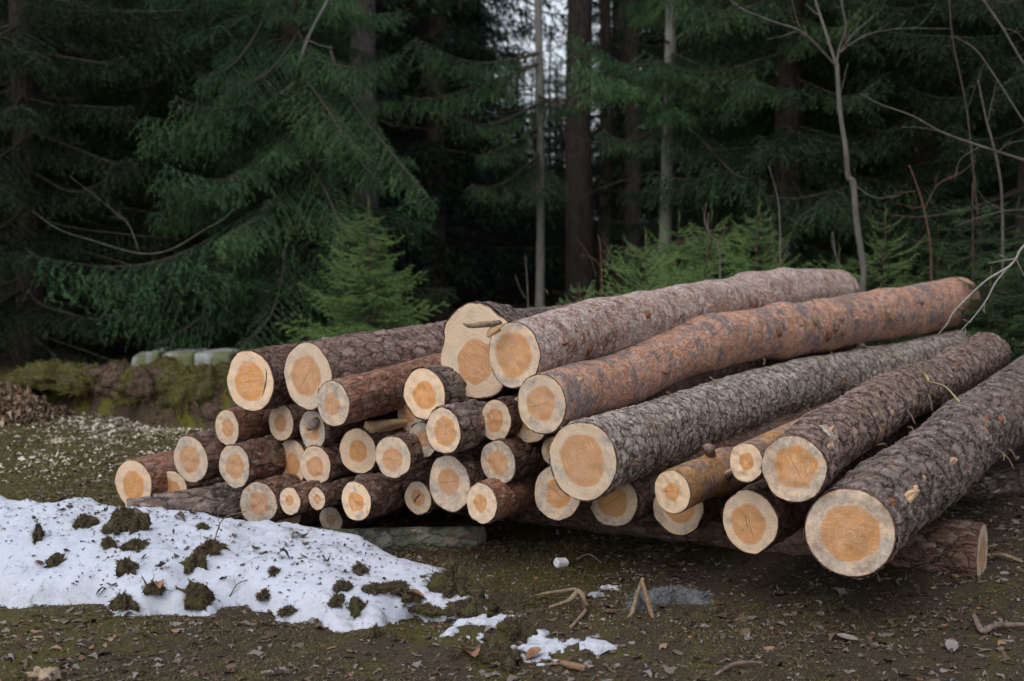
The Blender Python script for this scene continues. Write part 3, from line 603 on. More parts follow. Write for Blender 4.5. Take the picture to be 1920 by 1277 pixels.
def rv_mat(name,stops,rough=.8,trans=0):
    m=NT(name,rough,.2); a=m.attr("rv").outputs["Fac"]; c=m.ramp(a,stops); m.col(m.mix(m.math("MULTIPLY",m.noise(m.geo(),80,3),.35),c,m.mix(.6,c,(.03,.02,.015))))
    if trans:
        t=m.n("BsdfTranslucent"); m.put(t.inputs[0],c); x=m.n("MixShader"); x.inputs[0].default_value=trans
        m.t.links.new(m.b.outputs[0],x.inputs[1]); m.t.links.new(t.outputs[0],x.inputs[2]); m.t.links.new(x.outputs[0],m.out.inputs[0])
    return m.m
GR=rv_mat("moss_and_dry_grass",[(0,(.040,.038,.014)),(.4,(.095,.084,.028)),(.65,(.145,.118,.05)),(.85,(.21,.165,.095)),(1,(.30,.24,.16))])
def off_snow(x,y): return snow_z(x,y)<ground_z(x,y)+.004
def gmask(th,sc=3.0):
    def f(x,y,r):
        k=(fbm(x*sc,y*sc,91,3)+r.uniform(-.10,.10,len(x)))>th
        return k&off_snow(x,y)&(np.abs(x)<.40*y+.25)
    return f
blades("grass","short mossy grass and dry straw on the ground in front of the pile",230000,(-2.2,2.6),(3.3,5.4),gmask(.46),ground_z,.014,.0026,GR,seed=2,lean=.9)
blades("moss","low olive moss and straw on the clearing left of the pile",90000,(-4.2,-.3),(5.2,9.4),gmask(.36,2),ground_z,.020,.0045,GR,seed=3,lean=.9)
# needles and leaf litter
LT=rv_mat("leaf_litter",[(0,(.04,.025,.017)),(.3,(.09,.057,.038)),(.55,(.15,.095,.065)),(.75,(.19,.165,.15)),(.92,(.27,.25,.25)),(1,(.34,.17,.08))],.7)
def leaves(name,label,n,xr,yr,mask,zf,L,mat,seed,flat=.35,lift=.004,parent=None,asp=(.35,.8),rvr=(0,1)):
    r=np.random.default_rng(seed); x=r.uniform(*xr,n); y=r.uniform(*yr,n); k=mask(x,y,r); x=x[k];y=y[k];n=len(x); z=zf(x,y)
    K=8; th=np.linspace(0,TAU,K,endpoint=False); l=L*r.uniform(.35,1.3,n)**1.3; asp_=r.uniform(*asp,n); a=r.uniform(0,TAU,n)
    rad=1+.28*np.sin(th[None]*r.integers(2,5,n)[:,None]+r.uniform(0,6,n)[:,None])+r.uniform(-.15,.15,(n,K))
    px=l[:,None]*rad*np.cos(th)*.5; py=l[:,None]*asp_[:,None]*rad*np.sin(th)*.5
    cu=r.normal(0,flat,n)[:,None]; cv=r.normal(0,flat,n)[:,None]
    pz=cu*px**2/l[:,None]*3+cv*py*1.0+r.normal(0,.04,(n,K))*l[:,None]
    c,s_=np.cos(a)[:,None],np.sin(a)[:,None]; wx=x[:,None]+px*c-py*s_; wy=y[:,None]+px*s_+py*c; wz=z[:,None]+lift+pz-pz.min(1)[:,None]*.7
    V=np.concatenate([np.stack([x,y,z+lift-pz.min(1)*.7],-1)[:,None],np.stack([wx,wy,wz],-1)],1).reshape(-1,3)
    i=np.arange(n)[:,None,None]*(K+1); j=np.arange(K); T=(i+np.stack([j*0,1+j,1+(j+1)%K],1)[None]).reshape(-1,3)
    v=np.repeat(r.uniform(rvr[0],rvr[1],n),K+1); o=mesh(name,V,T,mat,parent,True,{"rv":v})
    if label: tag(o,label,name.replace("_"," "),"stuff")
    return o
def lm(x,y,r): return off_snow(x,y)&(np.abs(x)<.40*y+.3)&((fbm(x*2.2,y*2.2,95,3)+r.uniform(-.2,.2,len(x)))>.44)
leaves("leaf_litter","brown and grey fallen leaves and bark bits on the near ground",18000,(-2.2,3.4),(3.2,7.0),lm,ground_z,.031,LT,11,flat=.22,lift=.001,asp=(.25,.7))
leaves("bark_crumbs","small bark crumbs and leaf fragments around the pile",26000,(-2.2,3.6),(3.2,7.4),lambda x,y,r:off_snow(x,y),ground_z,.012,LT,12)
DK=rv_mat("dark_debris",[(0,(.03,.025,.02)),(.5,(.09,.06,.045)),(1,(.17,.12,.10))],.9)
def onsnow(x,y,r): return (snow_z(x,y)>ground_z(x,y)+.02)&((fbm(x*3,y*3,97,3)+r.uniform(-.25,.25,len(x)))>.52)
leaves("snow_debris","small dark needles, crumbs and leaf bits strewn over the snow",9000,(-2.4,.1),(3.8,5.7),onsnow,snow_z,.011,DK,13,lift=.002)
leaves("snow_dirt","irregular dark dirt crumbs on the snow",420,(-2.4,.1),(3.8,5.6),onsnow,snow_z,.034,DK,17,lift=.001,flat=.5)
leaves("snow_leaves","small brown leaves lying on the snow",150,(-2.4,.1),(3.8,5.6),lambda x,y,r:snow_z(x,y)>ground_z(x,y)+.02,snow_z,.030,LT,14,lift=.002,rvr=(.0,.5))
# pale chips on the clearing
CHIP=rv_mat("pale_wood_chips",[(0,(.12,.08,.05)),(.3,(.26,.21,.16)),(.6,(.50,.43,.33)),(1,(.74,.70,.62))],.8)
def chipm(x,y,r):
    u=960+F*x/y; v=HZ+CH*F/y
    core=np.exp(-(((u-255)/150)**2+((v-800)/32)**2)); lane=np.exp(-(((u-110)/190)**2+((v-868)/26)**2))*.25
    return (r.random(len(x))<np.clip(core*1.1+lane+.03,0,1)*(fbm(x*3,y*3,99,3)*2.2-.35))&(u>-20)
leaves("wood_chips","pale wood chips strewn over the clearing in front of the mossy bank",34000,(-4.2,-1.6),(6.6,9.8),chipm,ground_z,.027,CHIP,15,asp=(.25,.7))
# ------------------------------------------------------------------ wood chip heap
hc=np.array([-3.32,9.0]); A,B=np.meshgrid(np.arange(-.8,.8,.02),np.arange(-.8,.8,.02))
def heap_z(x,y):
    rr=np.sqrt(((x-hc[0])/.62)**2+((y-hc[1])/.55)**2)+(fbm(x*4,y*4,55,2)-.5)*.25
    return ground_z(x,y)-.03+.24*(1-ss(.0,1.0,rr))
hp=thing("wood_chip_heap","brown heap of wood chips and shreddings at the left edge","heap",(hc[0],hc[1],0))
o=mesh("heap_core",np.stack([A,B,heap_z(A+hc[0],B+hc[1])],-1).reshape(-1,3),gridf(*A.shape),simple("chip_mulch",(.10,.06,.04),(.24,.17,.11),70),hp)
o=leaves("chips",None,9000,(hc[0]-.6,hc[0]+.7),(hc[1]-.6,hc[1]+.3),lambda x,y,r:heap_z(x,y)>ground_z(x,y),heap_z,.032,rv_mat("shreddings",[(0,(.06,.04,.025)),(.6,(.20,.13,.085)),(1,(.42,.34,.25))]),16,parent=hp,flat=.6); o.location=-Vector(hp.location); o["kind"]="stuff"
# ------------------------------------------------------------------ mossy bank with pale slabs
_bu=np.array([0,25,90,150,260,330,400,470,560]); _bv=np.array([765,768,773,778,793,797,803,812,822])
def bank_z(x,y):
    x=np.asarray(x,float); y=np.asarray(y,float)
    u=960+F*x/y; yf=CH*F/(np.interp(u,_bu,_bv)-HZ)+(fbm(x*2.3,y*1.2,61,3)-.5)*.35
    f=ss(0,.13,y-yf); h=np.interp(u,[0,60,240,300,430],[.13,.15,.25,.20,.22])+.16*(fbm(x*2.6,y*1.5,62,2)-.5); back=1-.97*ss(.35,1.8,y-yf)
    l=ss(28,75,u)
    z=ground_z(x,y)+h*f*back*l+((fbm(x*5,y*5,63,3)-.5)*.20+(vn(x*16,y*16,64)-.5)*.05)*ss(.0,.1,y-yf)*l
    return z-.04*(1-ss(-.02,.05,(y-yf)))-.04*(1-l)
X,Y=np.meshgrid(np.arange(-4.6,-1.0,.03),np.arange(7.6,12.2,.03)); Z=bank_z(X,Y)
def moss_material():
    m=NT("bank_moss",.95,.1); g=m.geo(); n=m.noise(g,4.5,5,.65); n3=m.noise(g,60,4,.7)
    a=m.mix(n3,(.09,.095,.018),(.24,.23,.05)); b=m.mix(n3,(.05,.033,.024),(.17,.12,.09)); c=m.mix(m.st(n,.50,.56),b,a); m.col(c); m.bump(m.math("ADD",n3,m.math("MULTIPLY",n,.5)),1,.03); return m.m
bk=thing("mossy_bank","low mossy bank with hanging brown roots left of the pile","bank",(-2.5,9.5,0)); bk["kind"]="thing"
o=sheet("bank_soil",X,Y,Z,moss_material(),Z>ground_z(X,Y)-.035); o.parent=bk; o.location=-Vector(bk.location)
MS=rv_mat("moss_tufts",[(0,(.045,.04,.014)),(.25,(.09,.075,.03)),(.6,(.16,.16,.035)),(1,(.30,.29,.08))]); RT=rv_mat("root_hairs",[(0,(.04,.025,.018)),(.6,(.13,.08,.06)),(1,(.24,.17,.13))])
bm_=lambda x,y,r:(bank_z(x,y)>ground_z(x,y)+.01)&((vn(x*1.9,y*1.9,66)+r.uniform(-.1,.1,len(x)))>.42)
o=blades("moss_tufts",None,90000,(-4.4,-1.3),(8.0,11.4),bm_,bank_z,.035,.008,MS,seed=21,parent=bk); o.location=-Vector(bk.location); o["kind"]="stuff"
rm_=lambda x,y,r:(bank_z(x,y)>ground_z(x,y)+.02)&((vn(x*1.9,y*1.9,66)+r.uniform(-.1,.1,len(x)))<.46)
o=blades("root_hairs",None,26000,(-4.4,-1.3),(8.0,11.0),rm_,bank_z,.085,.005,RT,seed=22,parent=bk,lean=1.2); o.location=-Vector(bk.location); o["kind"]="stuff"
MCU=simple("moss_cushion",(.06,.06,.018),(.17,.155,.05),45,.95,1,.02,4,(.11,.085,.04))
CUSH=[(62,748,9.5,.16,.10),(105,742,9.4,.20,.10),(150,733,9.3,.18,.10),(205,722,9.3,.22,.10),(300,752,8.95,.17,.16),(330,732,9.1,.20,.12),(278,778,8.85,.11,.10),(398,770,8.8,.16,.16),(428,748,8.9,.20,.13),(415,795,8.7,.12,.10),(350,778,8.85,.15,.12),(375,748,9.0,.18,.09),(235,745,9.15,.13,.08),(165,758,9.25,.14,.09)]
SLAB=simple("lichen_concrete",(.20,.21,.20),(.40,.42,.41),9,.9,.5,.01,5,(.14,.16,.08))
def slab(u0,u1,vt,vb,d,th,label,seed,rot=0):
    a=P(u0,vb,d);b=P(u1,vb,d); wd=b[0]-a[0]; h=(vb-vt)/F*d; n1,n2,n3=14,6,8
    # rough block: deformed subdivided box
    import bmesh
    bm=bmesh.new(); bmesh.ops.create_cube(bm,size=1); bmesh.ops.subdivide_edges(bm,edges=bm.edges[:],cuts=7,use_grid_fill=True)
    r=np.random.default_rng(seed)
    for v in bm.verts:
        c=np.array(v.co); q=np.abs(c)*2
        e=(q>.99).sum(); c=c*(1-.035*max(0,e-1)); c=c*np.array([wd,th,h])
        c+=(np.array([vn(c[0]*9+seed,c[2]*14,seed),vn(c[1]*9+seed,c[2]*14+c[0]*5,seed+1),vn(c[0]*8+seed,c[1]*8,seed+2)])-.5)*.022
        v.co=c
    me=bpy.data.meshes.new("stone_slab"); bm.to_mesh(me); bm.free(); me.materials.append(SLAB)
    for p in me.polygons: p.use_smooth=True
    o=bpy.data.objects.new("stone_slab",me); COL.objects.link(o); o.location=((a[0]+b[0])/2,d+th/2,a[2]+h/2); o.rotation_euler=(0,0,R(rot))
    tag(o,label,"slab",group="pale slabs showing in the mossy bank")
slab(240,269,668,704,11.35,.5,"small grey slab at the left end of the row behind the bank",1,6)
slab(271,296,660,704,11.3,.5,"tall pale block left of the dark hole behind the bank",2,3)
slab(304,362,663,708,11.3,.6,"widest pale slab with green streaks behind the bank",3,-2)
slab(366,436,663,710,11.25,.6,"pale slab beside the wide one, running behind the top log",4,-3)
slab(196,258,738,774,9.16,.4,"grey slab peeking out under the moss of the bank's front",5,0)
slab(70,84,744,762,9.5,.3,"smallest bit of slab in the bank's left end",6,0)
def cushions():
    for k,(u,v,d,w_,h_) in enumerate(CUSH):
        p=P(u,v,d); p[2]=float(bank_z(p[0],p[1]+.08))-.02; t_=lump("moss_cushion","","",p,w_,w_*.8,h_,700+k,None,(MCU if k%3 else simple("root_cushion",(.05,.035,.025),(.15,.10,.075),50),MS if k%3 else RT),2600,.03,k)
        del t_["label"]; del t_["category"]; t_.parent=bk; t_.location=Vector(p)-bk.location
# white curled scraps
PAPER=simple("white_scrap",(.80,.82,.86),(.70,.72,.76),20,.6)
def strip(name,label,cat,pts,w,mat,thick=.003):
    pts=np.array(pts,float); c=spl(pts,16); T,N,B=frames(c); w=np.broadcast_to(np.asarray(w,float),(16,)); r=np.random.default_rng(len(pts)+int(abs(pts[0][0])*100))
    w=w*r.uniform(.75,1.25,16)
    V=np.concatenate([c+B*w[:,None]/2+N*thick/2,c-B*w[:,None]/2+N*thick/2,c-B*w[:,None]/2-N*thick/2,c+B*w[:,None]/2-N*thick/2]); i=np.arange(15)
    Q=[]
    for a in range(4):
        b=(a+1)%4; Q+= [[a*16+k,b*16+k,b*16+k+1,a*16+k+1] for k in i]
    Q+=[[0,16,32,48],[15,63,47,31]]
    o=mesh(name,V,np.array(Q),mat); tag(o,label,cat); return o
g0=gp(222,792)
strip("bark_curl","curled white scrap among the wood chips by the bank","scrap",[g0+[-.05,.0,.006],g0+[-.015,0,.022],g0+[.015,.01,.03],g0+[.04,.02,.012]],.016,PAPER,.005)
def chunk(name,label,cat,p,size,mat,seed,rotz=0.3,rt=None):
    import bmesh
    bm=bmesh.new(); bmesh.ops.create_cube(bm,size=1); bmesh.ops.bevel(bm,geom=bm.edges[:],offset=.08,segments=2,affect='EDGES'); bmesh.ops.subdivide_edges(bm,edges=bm.edges[:],cuts=2,use_grid_fill=True)
    for v in bm.verts:
        c=np.array(v.co); k=1+.5*(vn(c[0]*2.5+seed,c[1]*2.5+c[2]*1.7,seed)-.5); v.co=(c[0]*size[0]*k,c[1]*size[1]*k,c[2]*size[2]*k)
    me=bpy.data.meshes.new(name); bm.to_mesh(me); bm.free(); me.materials.append(mat)
    o=bpy.data.objects.new(name,me); COL.objects.link(o); o.location=p; o.rotation_euler=(rt or 0,.1,rotz); tag(o,label,cat); return o
p=gp(1052,1062); chunk("paper_scrap","crumpled white scrap on the ground before the bottom row","scrap",(p[0],p[1],p[2]+.012),(.038,.03,.028),PAPER,3,.5,.4)
p=P(325,706,10.3); p[2]=float(bank_z(p[0],p[1])); chunk("stone_chip","small white chip lying on the bank below the widest slab","chip",(p[0],p[1],p[2]+.02),(.06,.04,.035),PAPER,4)
p=P(378,707,10.0); p[2]=float(bank_z(p[0],p[1])); chunk("stone_chip","long white chip lying on the bank near the top log's end","chip",(p[0],p[1],p[2]+.02),(.13,.03,.03),PAPER,5,.3)
# ------------------------------------------------------------------ moss clumps and turf lumps
CL=simple("turf_clump",(.035,.026,.018),(.13,.10,.06),60,.95,1,.01,4,(.085,.085,.03))
FIB=rv_mat("clump_fibres",[(0,(.04,.032,.02)),(.5,(.12,.10,.05)),(1,(.22,.18,.11))])
def lump(name,label,cat,p,sx,sy,sz,seed,group=None,mats=(CL,FIB),nb=350,bl=.018,rz=0.):
    th=np.linspace(0,TAU,28,endpoint=False); ph=np.linspace(-.35,np.pi/2,12); V=[]
    for f in ph:
        for t in th:
            c=np.array([np.cos(t)*np.cos(f),np.sin(t)*np.cos(f),np.sin(f)]); k=max(.25,-.15+2.2*fbm(np.cos(t)*2.3+seed*3+9,np.sin(t)*2.3+5,seed,3)); q=.55+.9*fbm(c[0]*3.3+seed,c[1]*3.3+c[2]*2.2,seed+1,3)
            V.append(c*np.array([sx*k,sy*k,sz*.8*(.5+.5*k)])*q*1.25)
    V=np.array(V); i=np.arange(11)[:,None]*28;j=np.arange(28)[None];k=(j+1)%28; Q=np.stack([i+j,i+k,i+28+k,i+28+j],-1).reshape(-1,4)
    t_=thing(name,label,cat,tuple(p),group); mesh("clump_body",V,Q,mats[0],t_)
    r=np.random.default_rng(seed); ii=r.integers(0,len(V),nb); B0=V[ii]*r.uniform(.92,1.02,(nb,1)); nn=V[ii]/np.array([sx,sy,sz]); nn/=np.linalg.norm(nn,axis=1)[:,None]
    d=nn+r.normal(0,.7,(nb,3)); d/=np.linalg.norm(d,axis=1)[:,None]; s_=np.cross(d,r.normal(0,1,(nb,3))); s_/=np.linalg.norm(s_,axis=1)[:,None]
    L=bl*r.uniform(.5,1.6,nb)[:,None]; T=np.stack([B0-s_*.0016,B0+s_*.0016,B0+d*L],1).reshape(-1,3)
    o=mesh("fibres",T,np.arange(nb*3).reshape(-1,3),mats[1],t_,False,{"rv":np.repeat(r.random(nb),3)}); o["kind"]="stuff"; t_.rotation_euler[2]=rz; return t_
def onsurf(u,v):
    d=np.arange(3.4,6.2,.01); o=np.array([0,0,CH]); r=ray(u,v); pts=o+r*d[:,None]; z=np.maximum(snow_z(pts[:,0],pts[:,1]),ground_z(pts[:,0],pts[:,1])); k=np.argmax(pts[:,2]<z); p=pts[k]; p[2]=z[k]; return p
CLUMPS=[(232,972,34,26,"big mossy turf clump on the crest of the snow at the left"),(258,986,22,20,"round mossy clump hugging the big crest one on the snow"),(220,990,26,12,"flat dark clump in front of the big crest one"),
(160,980,30,18,"loose grassy clump on the snow left of the big crest one"),(70,1005,14,20,"narrow upright clump near the snow's left end"),(202,1019,16,12,"small round clump below the big crest one"),
(255,1024,24,14,"arched clump with snow showing under it"),(107,1056,18,14,"lone small clump low on the snow's left part"),(240,1066,20,22,"dark clump halfway down the snow under the arched one"),
(395,1030,22,14,"upper half of the long ragged clump in the snow's centre"),(366,1056,26,18,"lower half of the long ragged clump in the snow's centre"),(370,1122,46,36,"largest dark clump, at the snow's lower edge"),
(497,1120,16,10,"small clump right of the largest dark one"),(515,1073,14,8,"tiny dark crumb of turf in the middle of the snow"),(675,1072,16,14,"clump high on the snow's tapering right half"),
(645,1100,20,14,"clump between the two others of the right half's middle"),(630,1128,20,13,"clump below the middle one of the snow's right half"),(670,1144,24,22,"clump at the snow's front edge towards its tip"),
(740,1102,34,12,"green topped clump near the snow's tip"),(700,1106,22,9,"flat strip of turf left of the green topped clump"),(766,1126,22,14,"clump in the last narrow part of the snow"),
(540,1153,18,8,"low flat clump on the snow's front edge"),(235,1132,28,18,"blackish clump at the front edge on the left"),(380,988,9,6,"tiny clump right on the snow's crest"),(292,1108,26,10,"brown leafy clump low on the left half"),
(850,1096,46,34,"tall tussock of dry grass just past the snow's tip"),(880,1142,50,22,"broad brown turf lump before the tussock"),(965,1175,46,26,"turf lump between the two snow scraps"),(800,1150,40,12,"flat turf strip at the tip's lower edge"),
(1000,1130,30,14,"low turf lump under the arched sticks"),(940,1225,60,24,"turf lump at the bottom edge under the snow scraps"),(705,1190,40,16,"turf lump just below the snow's front edge")]
for k,(u,v,a,b,lab) in enumerate(CLUMPS):
    p=onsurf(u,v+b*.3); f=p[1]/F*(.74 if a<30 else .62); lump("moss_clump",lab,"clump",p,a*f*.95,a*f*.75,b*f*1.35,100+k,"turf and moss clumps on and around the snow",nb=300+a*16,bl=.009 if k!=25 else .03,rz=k*1.1)
GREY=simple("grey_felt",(.10,.10,.105),(.24,.25,.265),90,.95,1,.008); GF=rv_mat("felt_fibres",[(0,(.10,.105,.11)),(1,(.30,.31,.335))])
p=gp(1262,1128); lump("felt_scrap","pale grey fluffy scrap lying behind the propped sticks","scrap",p,.085,.04,.03,301,None,(GREY,GF),1400,.014)
p=gp(1200,1150); lump("felt_scrap","darker grey fluffy scrap between the two propped sticks","scrap",p,.05,.035,.035,302,None,(GREY,GF),900,.014)
p=gp(1140,1106); lump("pale_stone","flat whitish stone behind the sticks","stone",p,.028,.02,.014,303,None,(simple("white_stone",(.42,.42,.43),(.56,.56,.57),40),GF),4,.004)
p=gp(1122,1116); lump("pale_stone","smaller bluish stone just left of the flat whitish one","stone",p,.02,.014,.010,304,None,(simple("blue_stone",(.25,.27,.29),(.40,.42,.44),40),GF),4,.004)
p=gp(80,1268); lump("pale_stone","tan pebble at the bottom left corner","stone",p,.028,.022,.02,305,None,(simple("tan_stone",(.25,.18,.12),(.42,.33,.24),40),GF),4,.004)
cushions()
# ------------------------------------------------------------------ sticks
def stick(name,label,pts,rad,mat,cat="stick",rough=.25,n=22,seg=9,extra=()):
    pts=np.array(pts); root=thing(name,label,cat,tuple(pts[0])); mb=MB(); mb.tube(spl(pts,n),np.interp(np.linspace(0,1,n),np.linspace(0,1,len(rad)),rad),seg,rough=rough,seed=int(abs(pts[0][0])*97))
    o=mb.build("stem",mat,root); o.location=-Vector(root.location)
    for ex,r_ in extra:
        mb=MB(); ex=np.array(ex); mb.tube(spl(ex,max(4,len(ex)*4)),np.linspace(r_[0],r_[1],max(4,len(ex)*4)),6,rough=rough); o=mb.build("side_twig",mat,root); o.location=-Vector(root.location)
    return root
def S(u,v,d): return P(u,v,d)
BR=simple("orange_stick",(.30,.19,.12),(.18,.11,.07),70); 
d0=gp(1226,1158)[1]; dl=gp(1180,1160)[1]
stick("propped_stick","orange brown stick standing slanted, right leg of the propped pair",[S(1225,1160,d0),S(1215,1128,d0+.02),S(1204,1088,d0+.05)],[.007,.008,.006],BR)
stick("propped_stick","dark bent stick leaning as left leg of the propped pair",[S(1158,1166,dl-.02),S(1182,1155,dl),S(1192,1125,dl+.05),S(1206,1084,d0+.06)],[.004,.007,.007,.006],TWIG)
da=gp(1100,1150)[1]
stick("arched_stick","forked grey stick arching over the turf left of the propped pair",[S(1070,1176,da-.25),S(1098,1145,da),S(1097,1128,da),S(1083,1107,da+.02),S(1060,1108,da+.1),S(1020,1113,da+.2),S(992,1120,da+.25)],[.004,.007,.007,.006,.006,.005,.003],TWIG,extra=[([S(1084,1106,da+.02),S(1068,1124,da),S(1050,1132,da+.03),S(1030,1138,da+.02)],(.009,.004)),([S(1084,1105,da+.02),S(1094,1112,da),S(1097,1122,da-.02)],(.003,.001))])
g=lambda u,v,z=.008:gp(u,v)+np.array([0,0,z])
stick("fallen_stick","short pale yellowish stick at the bottom edge",[g(1054,1250,.012),g(1070,1257,.014),g(1097,1262,.012)],[.008,.010,.009],BR)
stick("fallen_twig","thin dark twig lying low at the bottom right",[g(1340,1272),g(1380,1258,.02),g(1430,1253,.015)],[.004,.005,.003],STUBM)
stick("fallen_branch","forked dark branch lying at the lower right corner",[g(1825,1170,.03),g(1842,1192,.015),g(1870,1184,.02),g(1930,1184,.02)],[.007,.009,.008,.006],STUBM)
stick("fallen_twig","curved brown twig on the ground under the right cross log",[g(1860,1045),g(1885,1052,.02),g(1918,1058)],[.006,.007,.005],TWIG)
stick("fallen_twig","thin arched twig behind the white scrap",[g(1082,1052),g(1105,1050,.02),g(1128,1060)],[.003,.003,.002],TWIG)
for lab,u,v,hh in [("thin dead stalk curling up from the snow beside the long clump",400,1022,.10),("fine twig lying across the snow's centre",430,1128,.05)]:
    p=onsurf(u,v); stick("dry_stalk",lab,[p,p+[.03,.02,hh*.8],p+[.10,.05,hh]],[.0022,.0018,.001],STUBM,"stalk",extra=[([p+[.02,.01,hh*.5],p+[.01,.02,hh*1.3]],(.0015,.0008))])
# larger leaves
DL=simple("oak_leaf",(.34,.18,.11),(.20,.10,.06),40,.7); GL=simple("grey_leaf",(.20,.18,.18),(.32,.29,.28),40,.7)
for k,(u,v,L,W_,m_,lab) in enumerate([(1218,1203+0,.0,.0,None,""),(890,1251,.085,.05,DL,"orange brown leaf at the bottom edge below the snow scraps"),(1016,1232,.06,.04,DL,"brown leaf stuck on the small bottom snow patch"),(1568,1202,.07,.04,GL,"crinkled grey leaf on the right part of the near ground"),(1785,1228,.07,.035,GL,"pale grey leaf near the lower right corner"),(800,1130,.07,.05,DL,"pinkish brown leaf on the snow tip"),(292,1104,.08,.04,DL,"brown curled leaf low on the snow's left half"),(345,1152,.08,.03,DL,"reddish leaf at the snow's front edge under the largest clump")]):
    if not m_: continue
    p=onsurf(u,v)+[0,0,.012]; a=k*1.9; V_,Q_=leafmesh(p,np.array([np.cos(a),np.sin(a),0]),np.array([0,0,1.]),L,W_,k,.4); o=mesh("fallen_leaf",V_,Q_,m_); tag(o,lab,"leaf")
# ------------------------------------------------------------------ spruces
NM=NT("spruce_needles",.65,.25); _a=NM.attr("rv").outputs["Fac"]; _t=NM.attr("tip").outputs["Fac"]
_c=NM.ramp(_a,[(0,(.014,.034,.019)),(.45,(.036,.084,.042)),(.8,(.078,.160,.070)),(1,(.14,.23,.095))])
_hs=NM.n("HueSaturation"); NM.put(_hs.inputs["Color"],NM.mix(_t,_c,(.10,.17,.05))); NM.put(_hs.inputs["Value"],NM.math("ADD",.75,NM.math("MULTIPLY",NM.rnd(),.5))); NM.put(_hs.inputs["Hue"],NM.math("ADD",.485,NM.math("MULTIPLY",NM.rnd(),.02)))
_tr=NM.n("BsdfTranslucent"); NM.put(_tr.inputs[0],_hs.outputs[0]); _mx=NM.n("MixShader"); _mx.inputs[0].default_value=.25; NM.col(_hs.outputs[0])
NM.t.links.new(NM.b.outputs[0],_mx.inputs[1]); NM.t.links.new(_tr.outputs[0],_mx.inputs[2]); NM.t.links.new(_mx.outputs[0],NM.out.inputs[0]); NEEDLE=NM.m
NEEDLE_D=NM.m.copy(); NEEDLE_D.name='painted_shade_spruce_needles'  # darker copy of the same needles: forest shade put into their colour
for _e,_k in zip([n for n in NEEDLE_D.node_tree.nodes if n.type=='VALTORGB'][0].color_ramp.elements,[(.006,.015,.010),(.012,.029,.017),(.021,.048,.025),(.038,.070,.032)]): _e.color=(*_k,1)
def trunk_mat(name,c1,c2,c3):
    m=NT(name,.9,.15); g=m.obj(); s_=m.vm("MULTIPLY",g,(1,1,.25)); n=m.noise(s_,26,5,.7); c=m.mix(m.st(n,.35,.65),c1,c2); c=m.mix(m.st(m.noise(g,3,4,.6),.5,.65),c,c3); m.col(c); m.bump(n,.9,.02); return m.m
TD=trunk_mat("dark_spruce_trunk",(.030,.024,.022),(.075,.060,.056),(.055,.048,.043)); TP=trunk_mat("pale_trunk",(.17,.165,.15),(.30,.29,.27),(.22,.25,.21))
LIMB=simple("limb_bark",(.035,.03,.025),(.09,.078,.065),30)
def needles_on(A,B,dens,nl,nw,r,gr,tip,droop=0.):
    """needle triangles along segments A->B (n,3)"""
    L=np.linalg.norm(B-A,axis=1); cnt=r.poisson(L*dens); idx=np.repeat(np.arange(len(A)),cnt); n=len(idx); t=r.random(n)[:,None]
    p=A[idx]+(B-A)[idx]*t; d=(B-A)[idx]/(L[idx][:,None]+1e-9); q=r.normal(0,1,(n,3)); q-=d*(q*d).sum(1)[:,None]; q/=np.linalg.norm(q,axis=1)[:,None]+1e-9
    q[:,2]-=droop; dd=d*r.uniform(.5,1.1,n)[:,None]+q*r.uniform(.35,.9,n)[:,None]; dd/=np.linalg.norm(dd,axis=1)[:,None]
    s_=np.cross(dd,r.normal(0,1,(n,3))); s_/=np.linalg.norm(s_,axis=1)[:,None]; l=(nl*r.uniform(.7,1.3,n))[:,None]
    V=np.stack([p-s_*nw/2,p+s_*nw/2,p+dd*l],1)
    g=np.clip(gr[idx]+r.normal(0,.12,n),0,1); tp=tip[idx]*(t[:,0]>.3)
    return V.astype(np.float32),g.astype(np.float32),tp.astype(np.float32)
